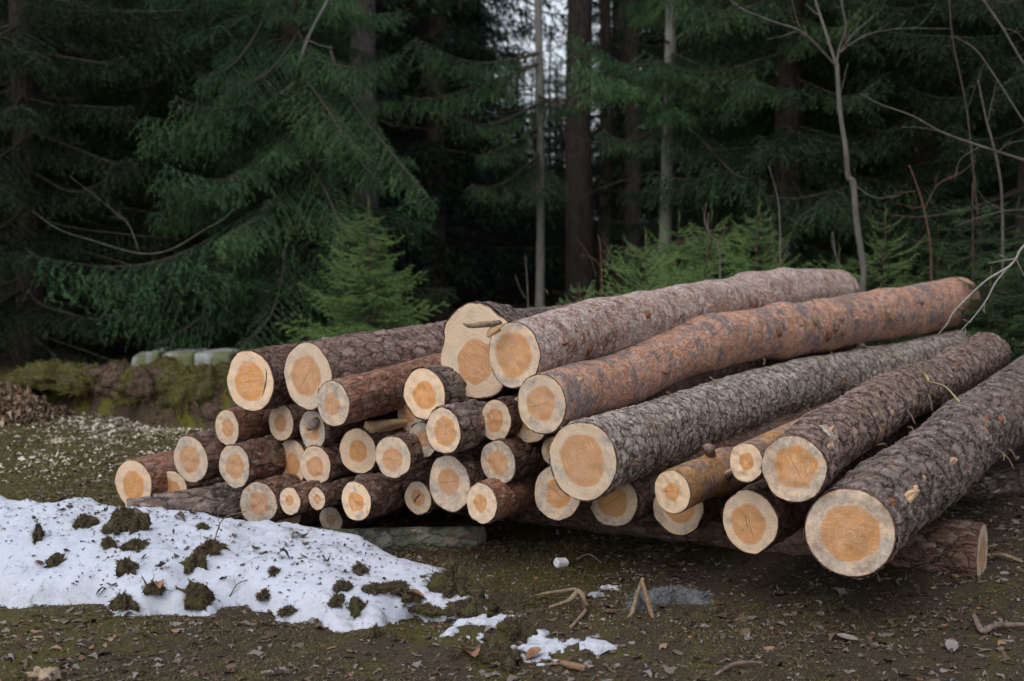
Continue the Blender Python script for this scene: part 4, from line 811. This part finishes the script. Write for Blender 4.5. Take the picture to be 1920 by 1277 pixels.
def branch(seed,hang=.30,dens=105,nl=.032,nw=.0105,L=2.0,lod=1,up=.22,droop=.38,tipv=0.,bare=.12):
    """drooping spruce bough along +X with pendulous side shoots"""
    r=np.random.default_rng(seed); n=24; t=np.linspace(0,1,n); ax=np.stack([L*t,.10*L*np.sin(t*3+seed)*t,L*(-droop*t+up*t*t*t+.05*np.sin(t*5+seed)*t)],1)
    A=[];B=[];G=[];Tp=[]; limb=[ax]
    base=r.uniform(.2,.6)
    k=int(L/.055*lod)
    for i in range(k):
        f=bare+(1-bare)*(i+.5)/k; p=np.array([np.interp(f,t,ax[:,c]) for c in range(3)]); sgn=1 if i%2 else -1
        l2=L*(.06+.34*(1-f)**.8*ss(0,.2,f-bare+.12))*r.uniform(.6,1.25)
        d2=np.array([.75,sgn*r.uniform(.6,1.0),r.uniform(-.35,-.05)]); d2/=np.linalg.norm(d2); m=6; s_=np.linspace(0,1,m)[:,None]
        c2=p+d2*l2*s_+np.array([0,0,-1])*l2*.28*s_**2
        A.append(c2[:-1]);B.append(c2[1:]);G.append(np.full(m-1,base+r.normal(0,.1)));Tp.append(np.linspace(0,1,m-1)*tipv)
        if lod>=.5: limb.append(c2)
        nh=int(l2/.05*max(.5,lod))
        for j in range(nh):
            q=r.random(); p3=p+d2*l2*q+np.array([0,0,-1])*l2*.28*q**2; l3=hang*r.uniform(.35,1.1)*(1-.3*q)
            d3=np.array([.5*r.normal()+.25,.5*r.normal()+.15*sgn,-1.]) ; d3/=np.linalg.norm(d3); A.append([p3,p3+d3*l3*.5]);B.append([p3+d3*l3*.5,p3+d3*l3+np.array([.1*l3*r.normal(),0,0])])
            g_=base+r.normal(0,.22);G.append(np.full(2,g_));Tp.append(np.array([0,tipv]))
    A.append(ax[3:-1]);B.append(ax[4:]);G.append(np.full(n-4,base));Tp.append(np.zeros(n-4))
    A=np.vstack(A);B=np.vstack(B); V,g,tp=needles_on(A,B,dens,nl,nw,r,np.concatenate(G),np.concatenate(Tp),.15)
    return dict(V=V,g=g,t=tp,limb=limb,L=L,end=ax[-1])
HI=[branch(200+k,hang=.26+.05*(k%3),tipv=.30) for k in range(6)]
LO=[branch(300+k,hang=.34,dens=26,nl=.07,nw=.026,lod=.5,bare=.05) for k in range(4)]
def place(b,pos,yaw,sc,pitch=0,roll=0,sq=None):
    cy,sy=math.cos(yaw),math.sin(yaw);cp,sp_=math.cos(pitch),math.sin(pitch);cr,sr=math.cos(roll),math.sin(roll)
    M=np.array([[cy,-sy,0],[sy,cy,0],[0,0,1]])@np.array([[cp,0,-sp_],[0,1,0],[sp_,0,cp]])@np.array([[1,0,0],[0,cr,-sr],[0,sr,cr]])
    f=lambda X:(X*sc)@M.T+pos
    return f
def crown_mesh(name,lst,parent,seed=0,limbname="limbs",needle=None):
    """lst: (branch, pos, yaw, scale, pitch, roll, limb_radius)"""
    Vs=[];g=[];t=[];mb=MB(); r=np.random.default_rng(seed)
    for b,pos,yaw,sc,pi_,ro,lr in lst:
        f=place(b,np.asarray(pos,float),yaw,sc,pi_,ro); Vs.append(f(b["V"].reshape(-1,3))); off=r.normal(0,.12); g.append(np.repeat(np.clip(b["g"]+off,0,1),3)); t.append(np.repeat(b["t"],3))
        for i,l in enumerate(b["limb"]):
            if i==0: mb.tube(f(l),np.linspace(lr,lr*.2,len(l)),5,cap=False)
            elif lr>.014: mb.tube(f(l[::2]),np.linspace(lr*.22,lr*.08,len(l[::2])),3,cap=False)
    V=np.vstack(Vs); o=mesh(name,V,np.arange(len(V)).reshape(-1,3),needle or NEEDLE,parent,False,{"rv":np.concatenate(g),"tip":np.concatenate(t)})
    if mb.n: mb.build(limbname,LIMB,parent)["kind"]="stuff"
    return o
def whorls(z0,z1,dz,Lf,seed,arr,per=5,lr=.022,pit=(0.0,.12),skip=None):
    r=np.random.default_rng(seed); out=[]; z=z0
    while z<z1:
        a0=r.uniform(0,TAU)
        for k in range(per):
            yaw=a0+TAU*k/per+r.normal(0,.2); L=Lf(z)*r.uniform(.7,1.15)
            if skip and skip(z,yaw,r): continue
            b=arr[r.integers(len(arr))]; out.append((b,(.0,.0,z+r.normal(0,.08)),yaw,L/b["L"],r.uniform(*pit),r.normal(0,.15),lr*L/2))
        z+=dz*r.uniform(.8,1.2)
    return out
def trunk(parent,h,r0,mat,seed=0,lean=(0,0),r1=.3,seg=20):
    z=np.concatenate([np.linspace(-.2,.6,8),np.linspace(.9,h,20)]); fl=1+.45*np.exp(-np.maximum(z,0)/.25)
    pts=np.stack([lean[0]*z+.02*np.sin(z+seed),lean[1]*z+.02*np.cos(z*1.3+seed),z],1); rad=r0*(1-(1-r1)*np.clip(z/h,0,1))*fl
    V,Q,T=tube(pts,rad,seg,rough=.06,seed=seed); return mesh("trunk",V,[Q,T],mat,parent)
def dead_twigs(parent,z0,z1,n,L,seed,r0=.02,mat=LIMB,name="dead_branches"):
    r=np.random.default_rng(seed); mb=MB()
    for k in range(n):
        z=r.uniform(z0,z1); a=r.uniform(0,TAU); l=L*r.uniform(.3,1); d=np.array([np.cos(a),np.sin(a),0]); pts=[np.array([0,0,z])+d*r0,np.array([0,0,z-.08*l])+d*l*.5,np.array([0,0,z-.3*l*r.random()])+d*l]
        c=spl(pts,8)+r.normal(0,.012,(8,3)); mb.tube(c,np.linspace(.011,.002,8),4)
        for q in range(3):
            p=c[r.integers(2,7)]; dd=d+r.normal(0,.6,3); mb.tube([p,p+dd*l*.12,p+dd*l*.22+[0,0,-.04]],[.004,.003,.001],3)
    o=mb.build(name,mat,parent); o['kind']='stuff'; return o
def at(u,d): return np.array([(u-960)/F*d,d,float(ground_z((u-960)/F*d,d))-.03])
def bough(b,root_xy,p0,p1,r,roll=0,lr=.02):
    """bough of branch b from world p0 to p1, in the local frame of a tree at root_xy"""
    p0=np.asarray(p0)-root_xy;p1=np.asarray(p1)-root_xy; d=p1-p0; L=np.linalg.norm(d); e=b["end"]; bl=np.linalg.norm(e)
    yaw=math.atan2(d[1],d[0])-math.atan2(e[1],e[0]); pit=math.asin(d[2]/L)-math.asin(e[2]/bl)
    return (b,p0,yaw,L/bl,pit,roll,lr)
def spruce(u,d,label,crown,r0,h=13,mat=TD,seed=1,dead=0,deadz=(1,4),lean=(0,0),name="spruce_tree",group=None,nd=None):
    pos=at(u,d); t=thing(name,label,"spruce",tuple(pos),group); trunk(t,h,r0,mat,seed,lean)
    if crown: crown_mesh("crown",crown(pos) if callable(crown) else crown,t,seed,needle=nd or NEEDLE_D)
    if dead: dead_twigs(t,deadz[0],deadz[1],dead,1.0,seed+5,r0*.8)
    return t
lin=lambda a,b,z0=0,z1=12:(lambda z:a+(b-a)*min(1,max(0,(z-z0)/(z1-z0))))
rr_=np.random.default_rng(5)
# great left spruce whose boughs sweep down to the clearing
def crA(pos):
    o=whorls(.5,3.9,.33,lin(1.35,1.15,0,4),41,HI,6,pit=(-.2,.1))+whorls(4.0,13,.8,lin(1.9,.4,4,13),42,LO,6)
    for k,(a,b,da,db) in enumerate([((620,95),(812,372),12.4,11.6),((600,200),(720,330),12.2,11.4),((560,170),(330,180),12.6,11.7),((560,250),(290,330),12.6,11.6),((540,350),(70,480),12.6,11.2),((560,330),(430,440),12.5,11.2),((545,420),(190,590),12.6,11.4),((560,120),(660,260),12.3,11.3),((540,430),(440,640),12.4,11.3),((570,300),(640,420),12.4,11.3),((560,60),(430,150),12.6,11.5),((560,60),(700,130),12.6,11.6),((530,480),(300,640),12.4,11.5),((550,350),(780,420),12.9,12.2)]):
        o.append(bough(HI[k%6],pos,P(*a,da),P(*b,db),rr_,rr_.normal(0,.2),.016))
    for k in range(26):
        v0=rr_.uniform(20,520); sgn=-1 if rr_.random()<.72 else 1; ln=rr_.uniform(110,330 if sgn<0 else 190); o.append(bough(HI[k%6],pos,P(560+sgn*rr_.uniform(0,60),v0,12.8),P(560+sgn*ln,v0+rr_.uniform(30,130),rr_.uniform(11.4,12.4)),rr_,rr_.normal(0,.4),.014))
    return o
TA=spruce(560,12.9,"largest spruce left of centre, its long boughs drooping towards the mossy bank",crA,.15,h=14,seed=41,dead=20,deadz=(.5,3),nd=NEEDLE)
def cr_g(seed,z0=.4,L0=1.7,per=6,dz=.36,zt=3.8):
    return whorls(z0,zt,dz,lin(L0,L0*.9,0,4),seed,HI,per)+whorls(zt+.1,12,.8,lin(L0*.95,.35,4,12),seed+1,LO,6)
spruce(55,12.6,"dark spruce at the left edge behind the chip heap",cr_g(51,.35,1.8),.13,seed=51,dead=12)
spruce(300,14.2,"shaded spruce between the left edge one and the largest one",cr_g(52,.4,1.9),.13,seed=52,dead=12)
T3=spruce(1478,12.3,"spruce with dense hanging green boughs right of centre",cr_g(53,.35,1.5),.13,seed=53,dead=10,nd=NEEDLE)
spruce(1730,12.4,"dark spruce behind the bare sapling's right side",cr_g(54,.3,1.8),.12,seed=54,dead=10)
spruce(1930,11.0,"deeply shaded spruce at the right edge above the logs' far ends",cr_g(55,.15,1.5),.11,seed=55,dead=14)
def crB(pos):
    o=whorls(2.3,3.9,.36,lin(.95,.95),61,HI,5,skip=lambda z,y,r:math.cos(y)<-.4)+whorls(4,12,.8,lin(1.6,.3,4,12),62,LO,6)
    for k,(a,b,da,db) in enumerate([((1240,140),(1075,60),12.8,11.8),((1240,180),(1080,110),12.8,11.6),((1245,200),(1420,330),12.8,11.6),((1245,230),(1130,240),12.8,12.0),((1245,120),(1400,160),12.9,12)]): o.append(bough(HI[k],pos,P(*a,da),P(*b,db),rr_))
    return o
spruce(1250,12.9,"pale trunked spruce whose lowest boughs hang above the bright young trees",crB,.062,h=13,mat=TP,seed=61,dead=8,deadz=(1.6,3),nd=NEEDLE)
def crC(pos):
    o=whorls(5.2,12,.9,lin(1.1,.3,4,12),64,LO,5)
    for k,(a,b,da,db) in enumerate([((1010,180),(1062,190),14.4,13.6),((1010,195),(845,205),14.4,13.4),((1010,290),(885,345),14.4,13.6),((1010,100),(780,70),14.4,13.2),((1008,240),(900,290),14.4,13.5),((1008,120),(760,180),14.4,13.4),((1010,300),(1000,350),14.4,13.4)]): o.append(bough(HI[(k+2)%6],pos,P(*a,da),P(*b,db),rr_))
    return o
spruce(1010,14.5,"slim pale trunk with a few low boughs left of the thick dark trunk",crC,.045,h=13,mat=TP,seed=63,dead=8,deadz=(1.5,3),nd=NEEDLE)
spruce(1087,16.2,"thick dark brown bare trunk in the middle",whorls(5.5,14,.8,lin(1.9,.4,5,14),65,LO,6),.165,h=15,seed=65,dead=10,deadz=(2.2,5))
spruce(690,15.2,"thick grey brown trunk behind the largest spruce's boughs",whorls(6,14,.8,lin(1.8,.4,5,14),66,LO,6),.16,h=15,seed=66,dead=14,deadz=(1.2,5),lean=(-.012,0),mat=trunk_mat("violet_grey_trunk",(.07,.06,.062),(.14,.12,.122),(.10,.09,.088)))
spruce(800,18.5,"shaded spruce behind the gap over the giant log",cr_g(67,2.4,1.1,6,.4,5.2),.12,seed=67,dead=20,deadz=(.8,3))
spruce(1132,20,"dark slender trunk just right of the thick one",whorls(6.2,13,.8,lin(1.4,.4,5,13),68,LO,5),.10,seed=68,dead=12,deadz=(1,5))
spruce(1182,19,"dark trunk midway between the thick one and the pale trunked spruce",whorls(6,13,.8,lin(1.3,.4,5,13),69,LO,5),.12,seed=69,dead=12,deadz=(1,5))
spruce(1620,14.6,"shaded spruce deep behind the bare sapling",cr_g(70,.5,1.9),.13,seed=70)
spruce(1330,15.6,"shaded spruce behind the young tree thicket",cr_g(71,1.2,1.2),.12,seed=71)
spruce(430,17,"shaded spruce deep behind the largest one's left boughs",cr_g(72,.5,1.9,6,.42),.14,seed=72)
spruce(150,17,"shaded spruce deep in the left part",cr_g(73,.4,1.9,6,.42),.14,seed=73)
# trees deeper in the forest: three kinds, copied
def far_tree(seed,z0,L0,r0,per=6):
    t=thing("forest_spruce","dark spruce deep in the forest","spruce",(0,0,0),"dark spruces deep in the forest"); trunk(t,17,r0,TD,seed,seg=10)
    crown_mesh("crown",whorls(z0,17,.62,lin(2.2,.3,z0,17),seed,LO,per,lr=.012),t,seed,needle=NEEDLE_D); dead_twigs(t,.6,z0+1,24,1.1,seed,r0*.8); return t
PROTO=[far_tree(81,2.6,2.2,.15),far_tree(82,1.2,2.4,.13,7),far_tree(83,.4,2.5,.13,7)]
r=np.random.default_rng(99); used=[0,0,0]; n=0
def put_far(x,y,k):
    o=PROTO[k] if not used[k] else copy_tree(PROTO[k]); used[k]=1; o.location=(x,y,float(ground_z(x,y))-.05); o.rotation_euler=(0,0,r.uniform(0,TAU)); s_=r.uniform(.85,1.2); o.scale=(s_,s_,s_)
for row,(y,stp) in enumerate([(19,2.1),(22,2.2),(25.5,2.4),(29.5,2.5),(34,2.3),(38,2.1),(42,1.8),(46,1.7)]):
    half=.40*y+1.5; x=-half
    while x<half:
        xx=x+r.normal(0,.3); yy=y+r.normal(0,.7); u=960+F*xx/yy; x+=stp*r.uniform(.8,1.2)
        if y>18 and abs(u-1030)<24+F/y*(.95 if y<40 else .8): continue
        k=(0 if r.random()<.4 else 1) if y<36 else 2
        put_far(xx,yy,k)
# ------------------------------------------------------------------ young spruces
YM=NT("young_spruce_needles",.6,.3); _a=YM.attr("rv").outputs["Fac"]; _t=YM.attr("tip").outputs["Fac"]
_c=YM.ramp(_a,[(0,(.10,.20,.075)),(.5,(.19,.34,.12)),(1,(.30,.46,.16))]); _hs=YM.n("HueSaturation"); YM.put(_hs.inputs["Color"],YM.mix(_t,_c,(.26,.36,.11))); YM.put(_hs.inputs["Value"],YM.math("ADD",.8,YM.math("MULTIPLY",YM.rnd(),.4)))
_tr=YM.n("BsdfTranslucent"); YM.put(_tr.inputs[0],_hs.outputs[0]); _mx=YM.n("MixShader"); _mx.inputs[0].default_value=.3; YM.col(_hs.outputs[0])
YM.t.links.new(YM.b.outputs[0],_mx.inputs[1]); YM.t.links.new(_tr.outputs[0],_mx.inputs[2]); YM.t.links.new(_mx.outputs[0],YM.out.inputs[0]); YNEEDLE=YM.m
def ybranch(seed,L=.7,dens=360,nl=.018,nw=.0065,up=.1):
    r=np.random.default_rng(seed); n=12; t=np.linspace(0,1,n); ax=np.stack([L*t,.05*L*np.sin(3*t+seed)*t,L*(-.08*np.sin(t*3)+up*t**2)],1); A=[ax[:-1]];B=[ax[1:]];G=[np.full(n-1,.5)];T=[np.where(np.arange(n-1)>=n-3,.7,0)]; limb=[ax]
    k=int(L/.045)
    for i in range(k):
        f=.1+.9*(i+.5)/k; p=np.array([np.interp(f,t,ax[:,c]) for c in range(3)]); sg=1 if i%2 else -1; l2=L*(.07+.40*(1-f))*r.uniform(.6,1.2)
        d=np.array([1,sg*r.uniform(.6,1.0),r.uniform(-.1,.15)]); d/=np.linalg.norm(d); m=4; s_=np.linspace(0,1,m)[:,None]; c2=p+d*l2*s_-np.array([0,0,1])*l2*.1*s_**2
        A.append(c2[:-1]);B.append(c2[1:]);G.append(np.full(m-1,.45+r.normal(0,.15)));T.append(np.array([0,.1,.7])); limb.append(c2)
        for j in range(int(l2/.06)):
            q=r.uniform(.15,.9); p3=p+d*l2*q; d3=d+np.array([.2,r.choice([-1,1])*.8,r.uniform(-.2,.2)]); d3/=np.linalg.norm(d3); l3=l2*.35*(1.1-q); A.append([p3]);B.append([p3+d3*l3]);G.append([.5+r.normal(0,.15)]);T.append([.5])
    V,g,tp=needles_on(np.vstack(A),np.vstack(B),dens,nl,nw,r,np.concatenate(G),np.concatenate(T))
    return dict(V=V,g=g,t=tp,limb=limb,L=L,end=ax[-1])
YB=[ybranch(400+k) for k in range(5)]
YBK=simple('young_bark',(.10,.065,.04),(.17,.12,.08),50)
def young(u,d,h,label,seed,wid=.62,dz=.11,per=6,r0=.014,z0=.1,pit=(.0,.35),lead=True,name="young_spruce",nd=None):
    wid*=1.15; dz*=.72; per+=2; pos=at(u,d); pos[2]+=.03; t=thing(name,label,"young spruce",tuple(pos)); r=np.random.default_rng(seed)
    z=np.linspace(0,h,14); mb=MB(); mb.tube(np.stack([.015*np.sin(z*3+seed),.015*np.cos(z*2+seed),z],1),np.linspace(r0,.003,14),7); mb.build("trunk",YBK if True else simple("young_bark",(.12,.075,.045),(.20,.14,.09),50) if "ybk" not in bpy.data.materials else bpy.data.materials["ybk"],t)
    lst=[]; q=z0
    while q<h*.95:
        a0=r.uniform(0,TAU); L=h*wid*((1-q/h)**.75)*.9+.04
        for k in range(per):
            b=YB[r.integers(5)]; l=L*r.uniform(.65,1.2); lst.append((b,(0,0,q+r.normal(0,.02)),a0+TAU*k/per+r.normal(0,.25),l/b["L"],r.uniform(*pit)*(1+q/h),r.normal(0,.25),.004+.004*l))
        q+=dz*r.uniform(.8,1.2)*(1+.4*q/h)
    if lead: lst.append((YB[0],(0,0,h*.93),0,h*.11/YB[0]["L"],1.5,0,.003))
    crown_mesh("crown",lst,t,seed,needle=nd or YNEEDLE); return t
young(690,11.2,1.44,"young spruce with a straight leader standing alone behind the upper left logs",501,.52,.095,7,.014,.15,(-.12,.25))
young(1208,9.6,1.16,"bright young spruce with upturned tips behind the giant log",502,.60,.12,6,.012,.25,(.1,.45))
young(1085,9.4,.82,"low spreading young spruce at the left end of the bright thicket",503,.75,.11,6,.010,.2,(.05,.35))
young(1330,10.3,1.32,"middle young spruce of the thicket behind the top log",504,.55,.11,6,.012,.15)
young(1420,11.0,1.40,"young spruce of the thicket next to the drooping boughs",505,.5,.11,6,.012,.15)
young(1270,11.4,1.3,"young spruce half hidden behind the pale trunk",506,.55,.12,6,.012,.15)
young(1655,9.9,1.30,"yellowish young spruce right of the bare sapling",507,.45,.13,5,.010,.2)
young(1570,10.4,1.05,"small young spruce left of the bare sapling's foot",508,.6,.12,6,.010,.1)
young(1822,9.7,1.50,"lanky dark young spruce behind the wavy orange log's far end",509,.5,.13,6,.012,.15,(-.1,.2),nd=NEEDLE)
young(1935,9.0,1.35,"bushy young spruce at the right edge over the log ends",510,.6,.10,7,.012,.1,(-.2,.1),nd=NEEDLE)
young(1760,10.9,1.0,"little shaded young spruce between its two lanky neighbours",511,.6,.12,6,.010,.1,nd=NEEDLE)
young(1860,8.95,.95,"dense young spruce covering the far tips of the right hand logs",512,.75,.10,7,.010,.1,(-.2,.15),nd=NEEDLE)
young(1500,10.9,.9,"low young spruce where the thicket meets the drooping boughs",513,.65,.12,6,.010,.1)
# ------------------------------------------------------------------ bare saplings and shrubs
SAP=trunk_mat("sapling_bark",(.10,.085,.073),(.175,.155,.137),(.14,.135,.12)); RED=simple("reddish_twig",(.09,.05,.034),(.16,.095,.068),40)
def bare(name,label,cat,d,stem,rads,limbs,mat,ground=True):
    """stem & limbs: pixel polylines with optional depth shift; every limb is a part"""
    pt=lambda q: P(q[0],q[1],d+(q[2] if len(q)>2 else 0))
    pts=[pt(q) for q in stem]
    if ground:
        b=pts[0].copy(); b[2]=float(ground_z(b[0],b[1]))-.02; pts=[b]+pts
    root=thing(name,label,cat,tuple(pts[0])); n=len(pts)*6; mb=MB(); c=spl(pts,n); mb.tube(c,np.interp(np.linspace(0,1,n),np.linspace(0,1,len(rads)),rads),9,rough=.12,seed=int(stem[0][0])); o=mb.build("trunk" if rads[0]>.01 else "stem",mat,root); o.location=-Vector(root.location)
    r=np.random.default_rng(int(stem[0][0]))
    for lp,r0,r1 in limbs:
        L=[pt(q) for q in lp]; k=len(L)*5; c=spl(L,k); mb=MB(); mb.tube(c,np.linspace(r0,r1,k),6,rough=.1)
        ll=np.linalg.norm(L[-1]-L[0])
        for j in range(int(ll/.11)):
            i=r.integers(int(k*.25),k-1); dr=c[min(i+1,k-1)]-c[i-1]; dr/=np.linalg.norm(dr)+1e-9; dd=dr+r.normal(0,.55,3); dd/=np.linalg.norm(dd); l=r.uniform(.05,.22)*min(1,ll*1.2); mb.tube(spl([c[i],c[i]+dd*l*.5+r.normal(0,.01,3),c[i]+dd*l+[0,0,.02]],6),np.linspace(max(r1,.0022),.0012,6),4)
        o=mb.build("branch",mat,root); o.location=-Vector(root.location)
    return root
bare("bare_sapling","tall forked leafless sapling standing behind the wavy orange log","sapling",9.2,[(1617,552),(1619,507),(1606,414),(1600,344),(1591,331),(1586,279),(1575,207),(1570,129),(1568,117)],[.024,.023,.021,.019,.020,.017,.016,.015,.014,.015],
 [([(1569,124),(1565,112),(1544,47,.05),(1529,0,.1),(1515,-60,.1)],.012,.006),([(1568,120),(1575,88),(1586,52,-.05),(1578,0,-.1),(1580,-60,-.1)],.011,.006),([(1567,122),(1562,118),(1529,83,-.1),(1498,57,-.15),(1451,41,-.2),(1400,21,-.3),(1368,0,-.3),(1330,-40,-.3)],.009,.004),
  ([(1573,100),(1580,94),(1622,67,.1),(1684,54,.2),(1782,54,.3)],.006,.002),([(1575,98),(1601,62,.1),(1648,23,.2)],.005,.002),([(1572,210),(1570,200),(1580,160,.05),(1590,118,.05)],.004,.002),([(1600,345),(1640,370,-.2),(1690,366,-.3)],.003,.0015)],SAP)
bare("bare_shrub","thin reddish stemmed shrub rising over the far end of the wavy orange log","shrub",9.6,[(1746,522),(1743,450),(1730,383),(1715,336),(1705,310)],[.008,.008,.007,.005,.004],[([(1733,392),(1760,345),(1800,325),(1830,300)],.004,.002),([(1737,388),(1710,388),(1680,380)],.003,.0015),([(1719,358),(1690,362),(1665,368)],.003,.0015),([(1743,450),(1720,452),(1690,440)],.003,.0015)],RED)
bare("bare_shrub","leafless stem beside the right edge with crossing twigs","shrub",9.4,[(1880,500),(1878,362),(1867,290),(1849,222),(1834,150)],[.009,.009,.008,.006,.004],[([(1878,392),(1849,377),(1834,357)],.004,.002),([(1878,396),(1920,392),(1960,385)],.005,.003),([(1878,396),(1830,410),(1790,425)],.005,.002),([(1867,290),(1890,270),(1925,262)],.003,.002)],SAP)
bare("bare_shrub","dark thin leaning stem in front of the shaded right spruces","shrub",9.8,[(1840,500),(1829,362),(1813,207),(1787,78),(1780,0),(1776,-60)],[.008,.008,.007,.006,.005,.004],[([(1813,207),(1830,160),(1845,120)],.003,.0015)],simple("black_twig",(.05,.04,.035),(.10,.08,.07),40))
bare("overhanging_branch","long pale leafless branch reaching in from the right edge at mid height","branch",8.6,[(2010,330),(1920,300),(1839,274),(1767,248),(1710,217),(1653,196),(1613,176)],[.009,.008,.007,.006,.005,.003,.002],[([(1839,274),(1800,300),(1790,340)],.003,.0015),([(1767,248),(1730,240),(1690,238)],.003,.0015)],SAP,ground=False)
bare("overhanging_branch","upper right leafless branch slanting steeply down to the edge","branch",8.4,[(2000,230),(1920,119),(1880,52),(1844,0),(1800,-70)],[.008,.007,.006,.006,.005],[([(1880,52),(1905,60),(1925,80)],.003,.0015)],SAP,ground=False)
bare("overhanging_branch","leafless branch slanting down between its two right edge neighbours","branch",8.8,[(2000,330),(1920,227),(1870,150),(1829,93),(1787,67)],[.007,.006,.005,.004,.002],[([(1870,150),(1860,190),(1850,240)],.003,.0015)],SAP,ground=False)
bare("dead_branch","forked pale grey dead branch hanging over the right hand logs","branch",6.3,[(2000,380),(1920,461),(1906,483),(1890,501),(1850,525),(1810,562),(1787,587),(1776,607),(1758,628)],[.006,.0055,.005,.005,.004,.0035,.003,.0025,.0015],[([(1890,501),(1866,531),(1850,562),(1827,593),(1804,618),(1793,635)],.004,.0015),([(1903,485),(1878,489),(1852,494)],.003,.001),([(1905,484),(1912,500),(1922,520)],.003,.001)],simple("silver_twig",(.28,.265,.26),(.42,.405,.40),40),ground=False)
bare("bare_shrub","pale thin twiggy stems behind the top log's middle","shrub",9.5,[(1462,530),(1463,458),(1462,414),(1458,370),(1442,312)],[.006,.006,.005,.004,.002],[([(1452,530),(1455,490),(1448,455),(1445,410)],.004,.002),([(1470,530),(1468,490),(1477,465),(1466,450)],.003,.002)],SAP)
bare("bare_shrub","crooked pale stem inside the bright thicket","shrub",9.3,[(1350,510),(1346,466),(1328,432),(1321,414),(1324,380)],[.006,.006,.005,.004,.002],[([(1346,466),(1356,440),(1360,425)],.003,.0015),([(1328,432),(1320,400),(1316,385)],.003,.0015)],SAP)
bare("bare_shrub","fan of thin reddish twigs before the thick dark trunk","shrub",10.6,[(1128,520),(1125,458),(1121,440)],[.006,.005,.003],[([(1135,520),(1140,468),(1128,452)],.004,.002),([(1118,520),(1110,490),(1090,455)],.003,.0015),([(1128,500),(1105,480),(1085,480)],.003,.0015),([(1150,510),(1145,480),(1132,455)],.003,.0015)],RED)
bare("bare_shrub","two thin grey stalks at the foot of the slim pale trunk","shrub",11.6,[(990,575),(988,520),(985,480)],[.006,.005,.003],[([(985,560),(975,540),(968,520)],.004,.002)],SAP)
bare("bare_shrub","snapped thin stem with a white tip left of the bare sapling","shrub",9.1,[(1604,560),(1590,530),(1575,500),(1566,470),(1562,438)],[.007,.006,.005,.004,.003],[([(1567,480),(1560,455),(1560,435)],.003,.0015)],SAP)
bare("dead_branch","curved grey limb sagging in front of the left spruce boughs","branch",11.0,[(60,395),(110,430),(170,450),(260,475),(320,468),(385,430)],[.003,.004,.005,.006,.006,.005],[([(260,470),(240,420),(200,385),(130,330)],.007,.002),([(385,430),(420,410),(450,380)],.006,.003)],simple("lichen_limb",(.05,.047,.04),(.11,.10,.09),30),ground=False)
bare("dead_branch","kinked grey lichen limb hanging between the two thick left trunks","branch",11.8,[(640,-60),(612,5),(590,45),(575,80),(560,120)],[.013,.012,.010,.008,.005],[([(590,45),(575,70),(565,100)],.005,.003),([(577,75),(600,85),(625,90)],.005,.002)],simple("lichen_limb2",(.11,.11,.10),(.20,.20,.19),30),ground=False)
# unseen spruces added right of the view to shade the pile's right end
for k,(x,y) in enumerate([(4.4,6.4),(3.7,3.9),(3.1,2.0)]):
    t=thing("spruce_tree","unseen spruce added beyond the right edge to shade the pile","spruce",(x,y,0),"unseen shading spruces added beyond the right edge"); trunk(t,12,.13,TD,600+k); crown_mesh("crown",whorls(1.6,12,.6,lin(1.7,.3,1,12),600+k,LO,7),t,600+k)

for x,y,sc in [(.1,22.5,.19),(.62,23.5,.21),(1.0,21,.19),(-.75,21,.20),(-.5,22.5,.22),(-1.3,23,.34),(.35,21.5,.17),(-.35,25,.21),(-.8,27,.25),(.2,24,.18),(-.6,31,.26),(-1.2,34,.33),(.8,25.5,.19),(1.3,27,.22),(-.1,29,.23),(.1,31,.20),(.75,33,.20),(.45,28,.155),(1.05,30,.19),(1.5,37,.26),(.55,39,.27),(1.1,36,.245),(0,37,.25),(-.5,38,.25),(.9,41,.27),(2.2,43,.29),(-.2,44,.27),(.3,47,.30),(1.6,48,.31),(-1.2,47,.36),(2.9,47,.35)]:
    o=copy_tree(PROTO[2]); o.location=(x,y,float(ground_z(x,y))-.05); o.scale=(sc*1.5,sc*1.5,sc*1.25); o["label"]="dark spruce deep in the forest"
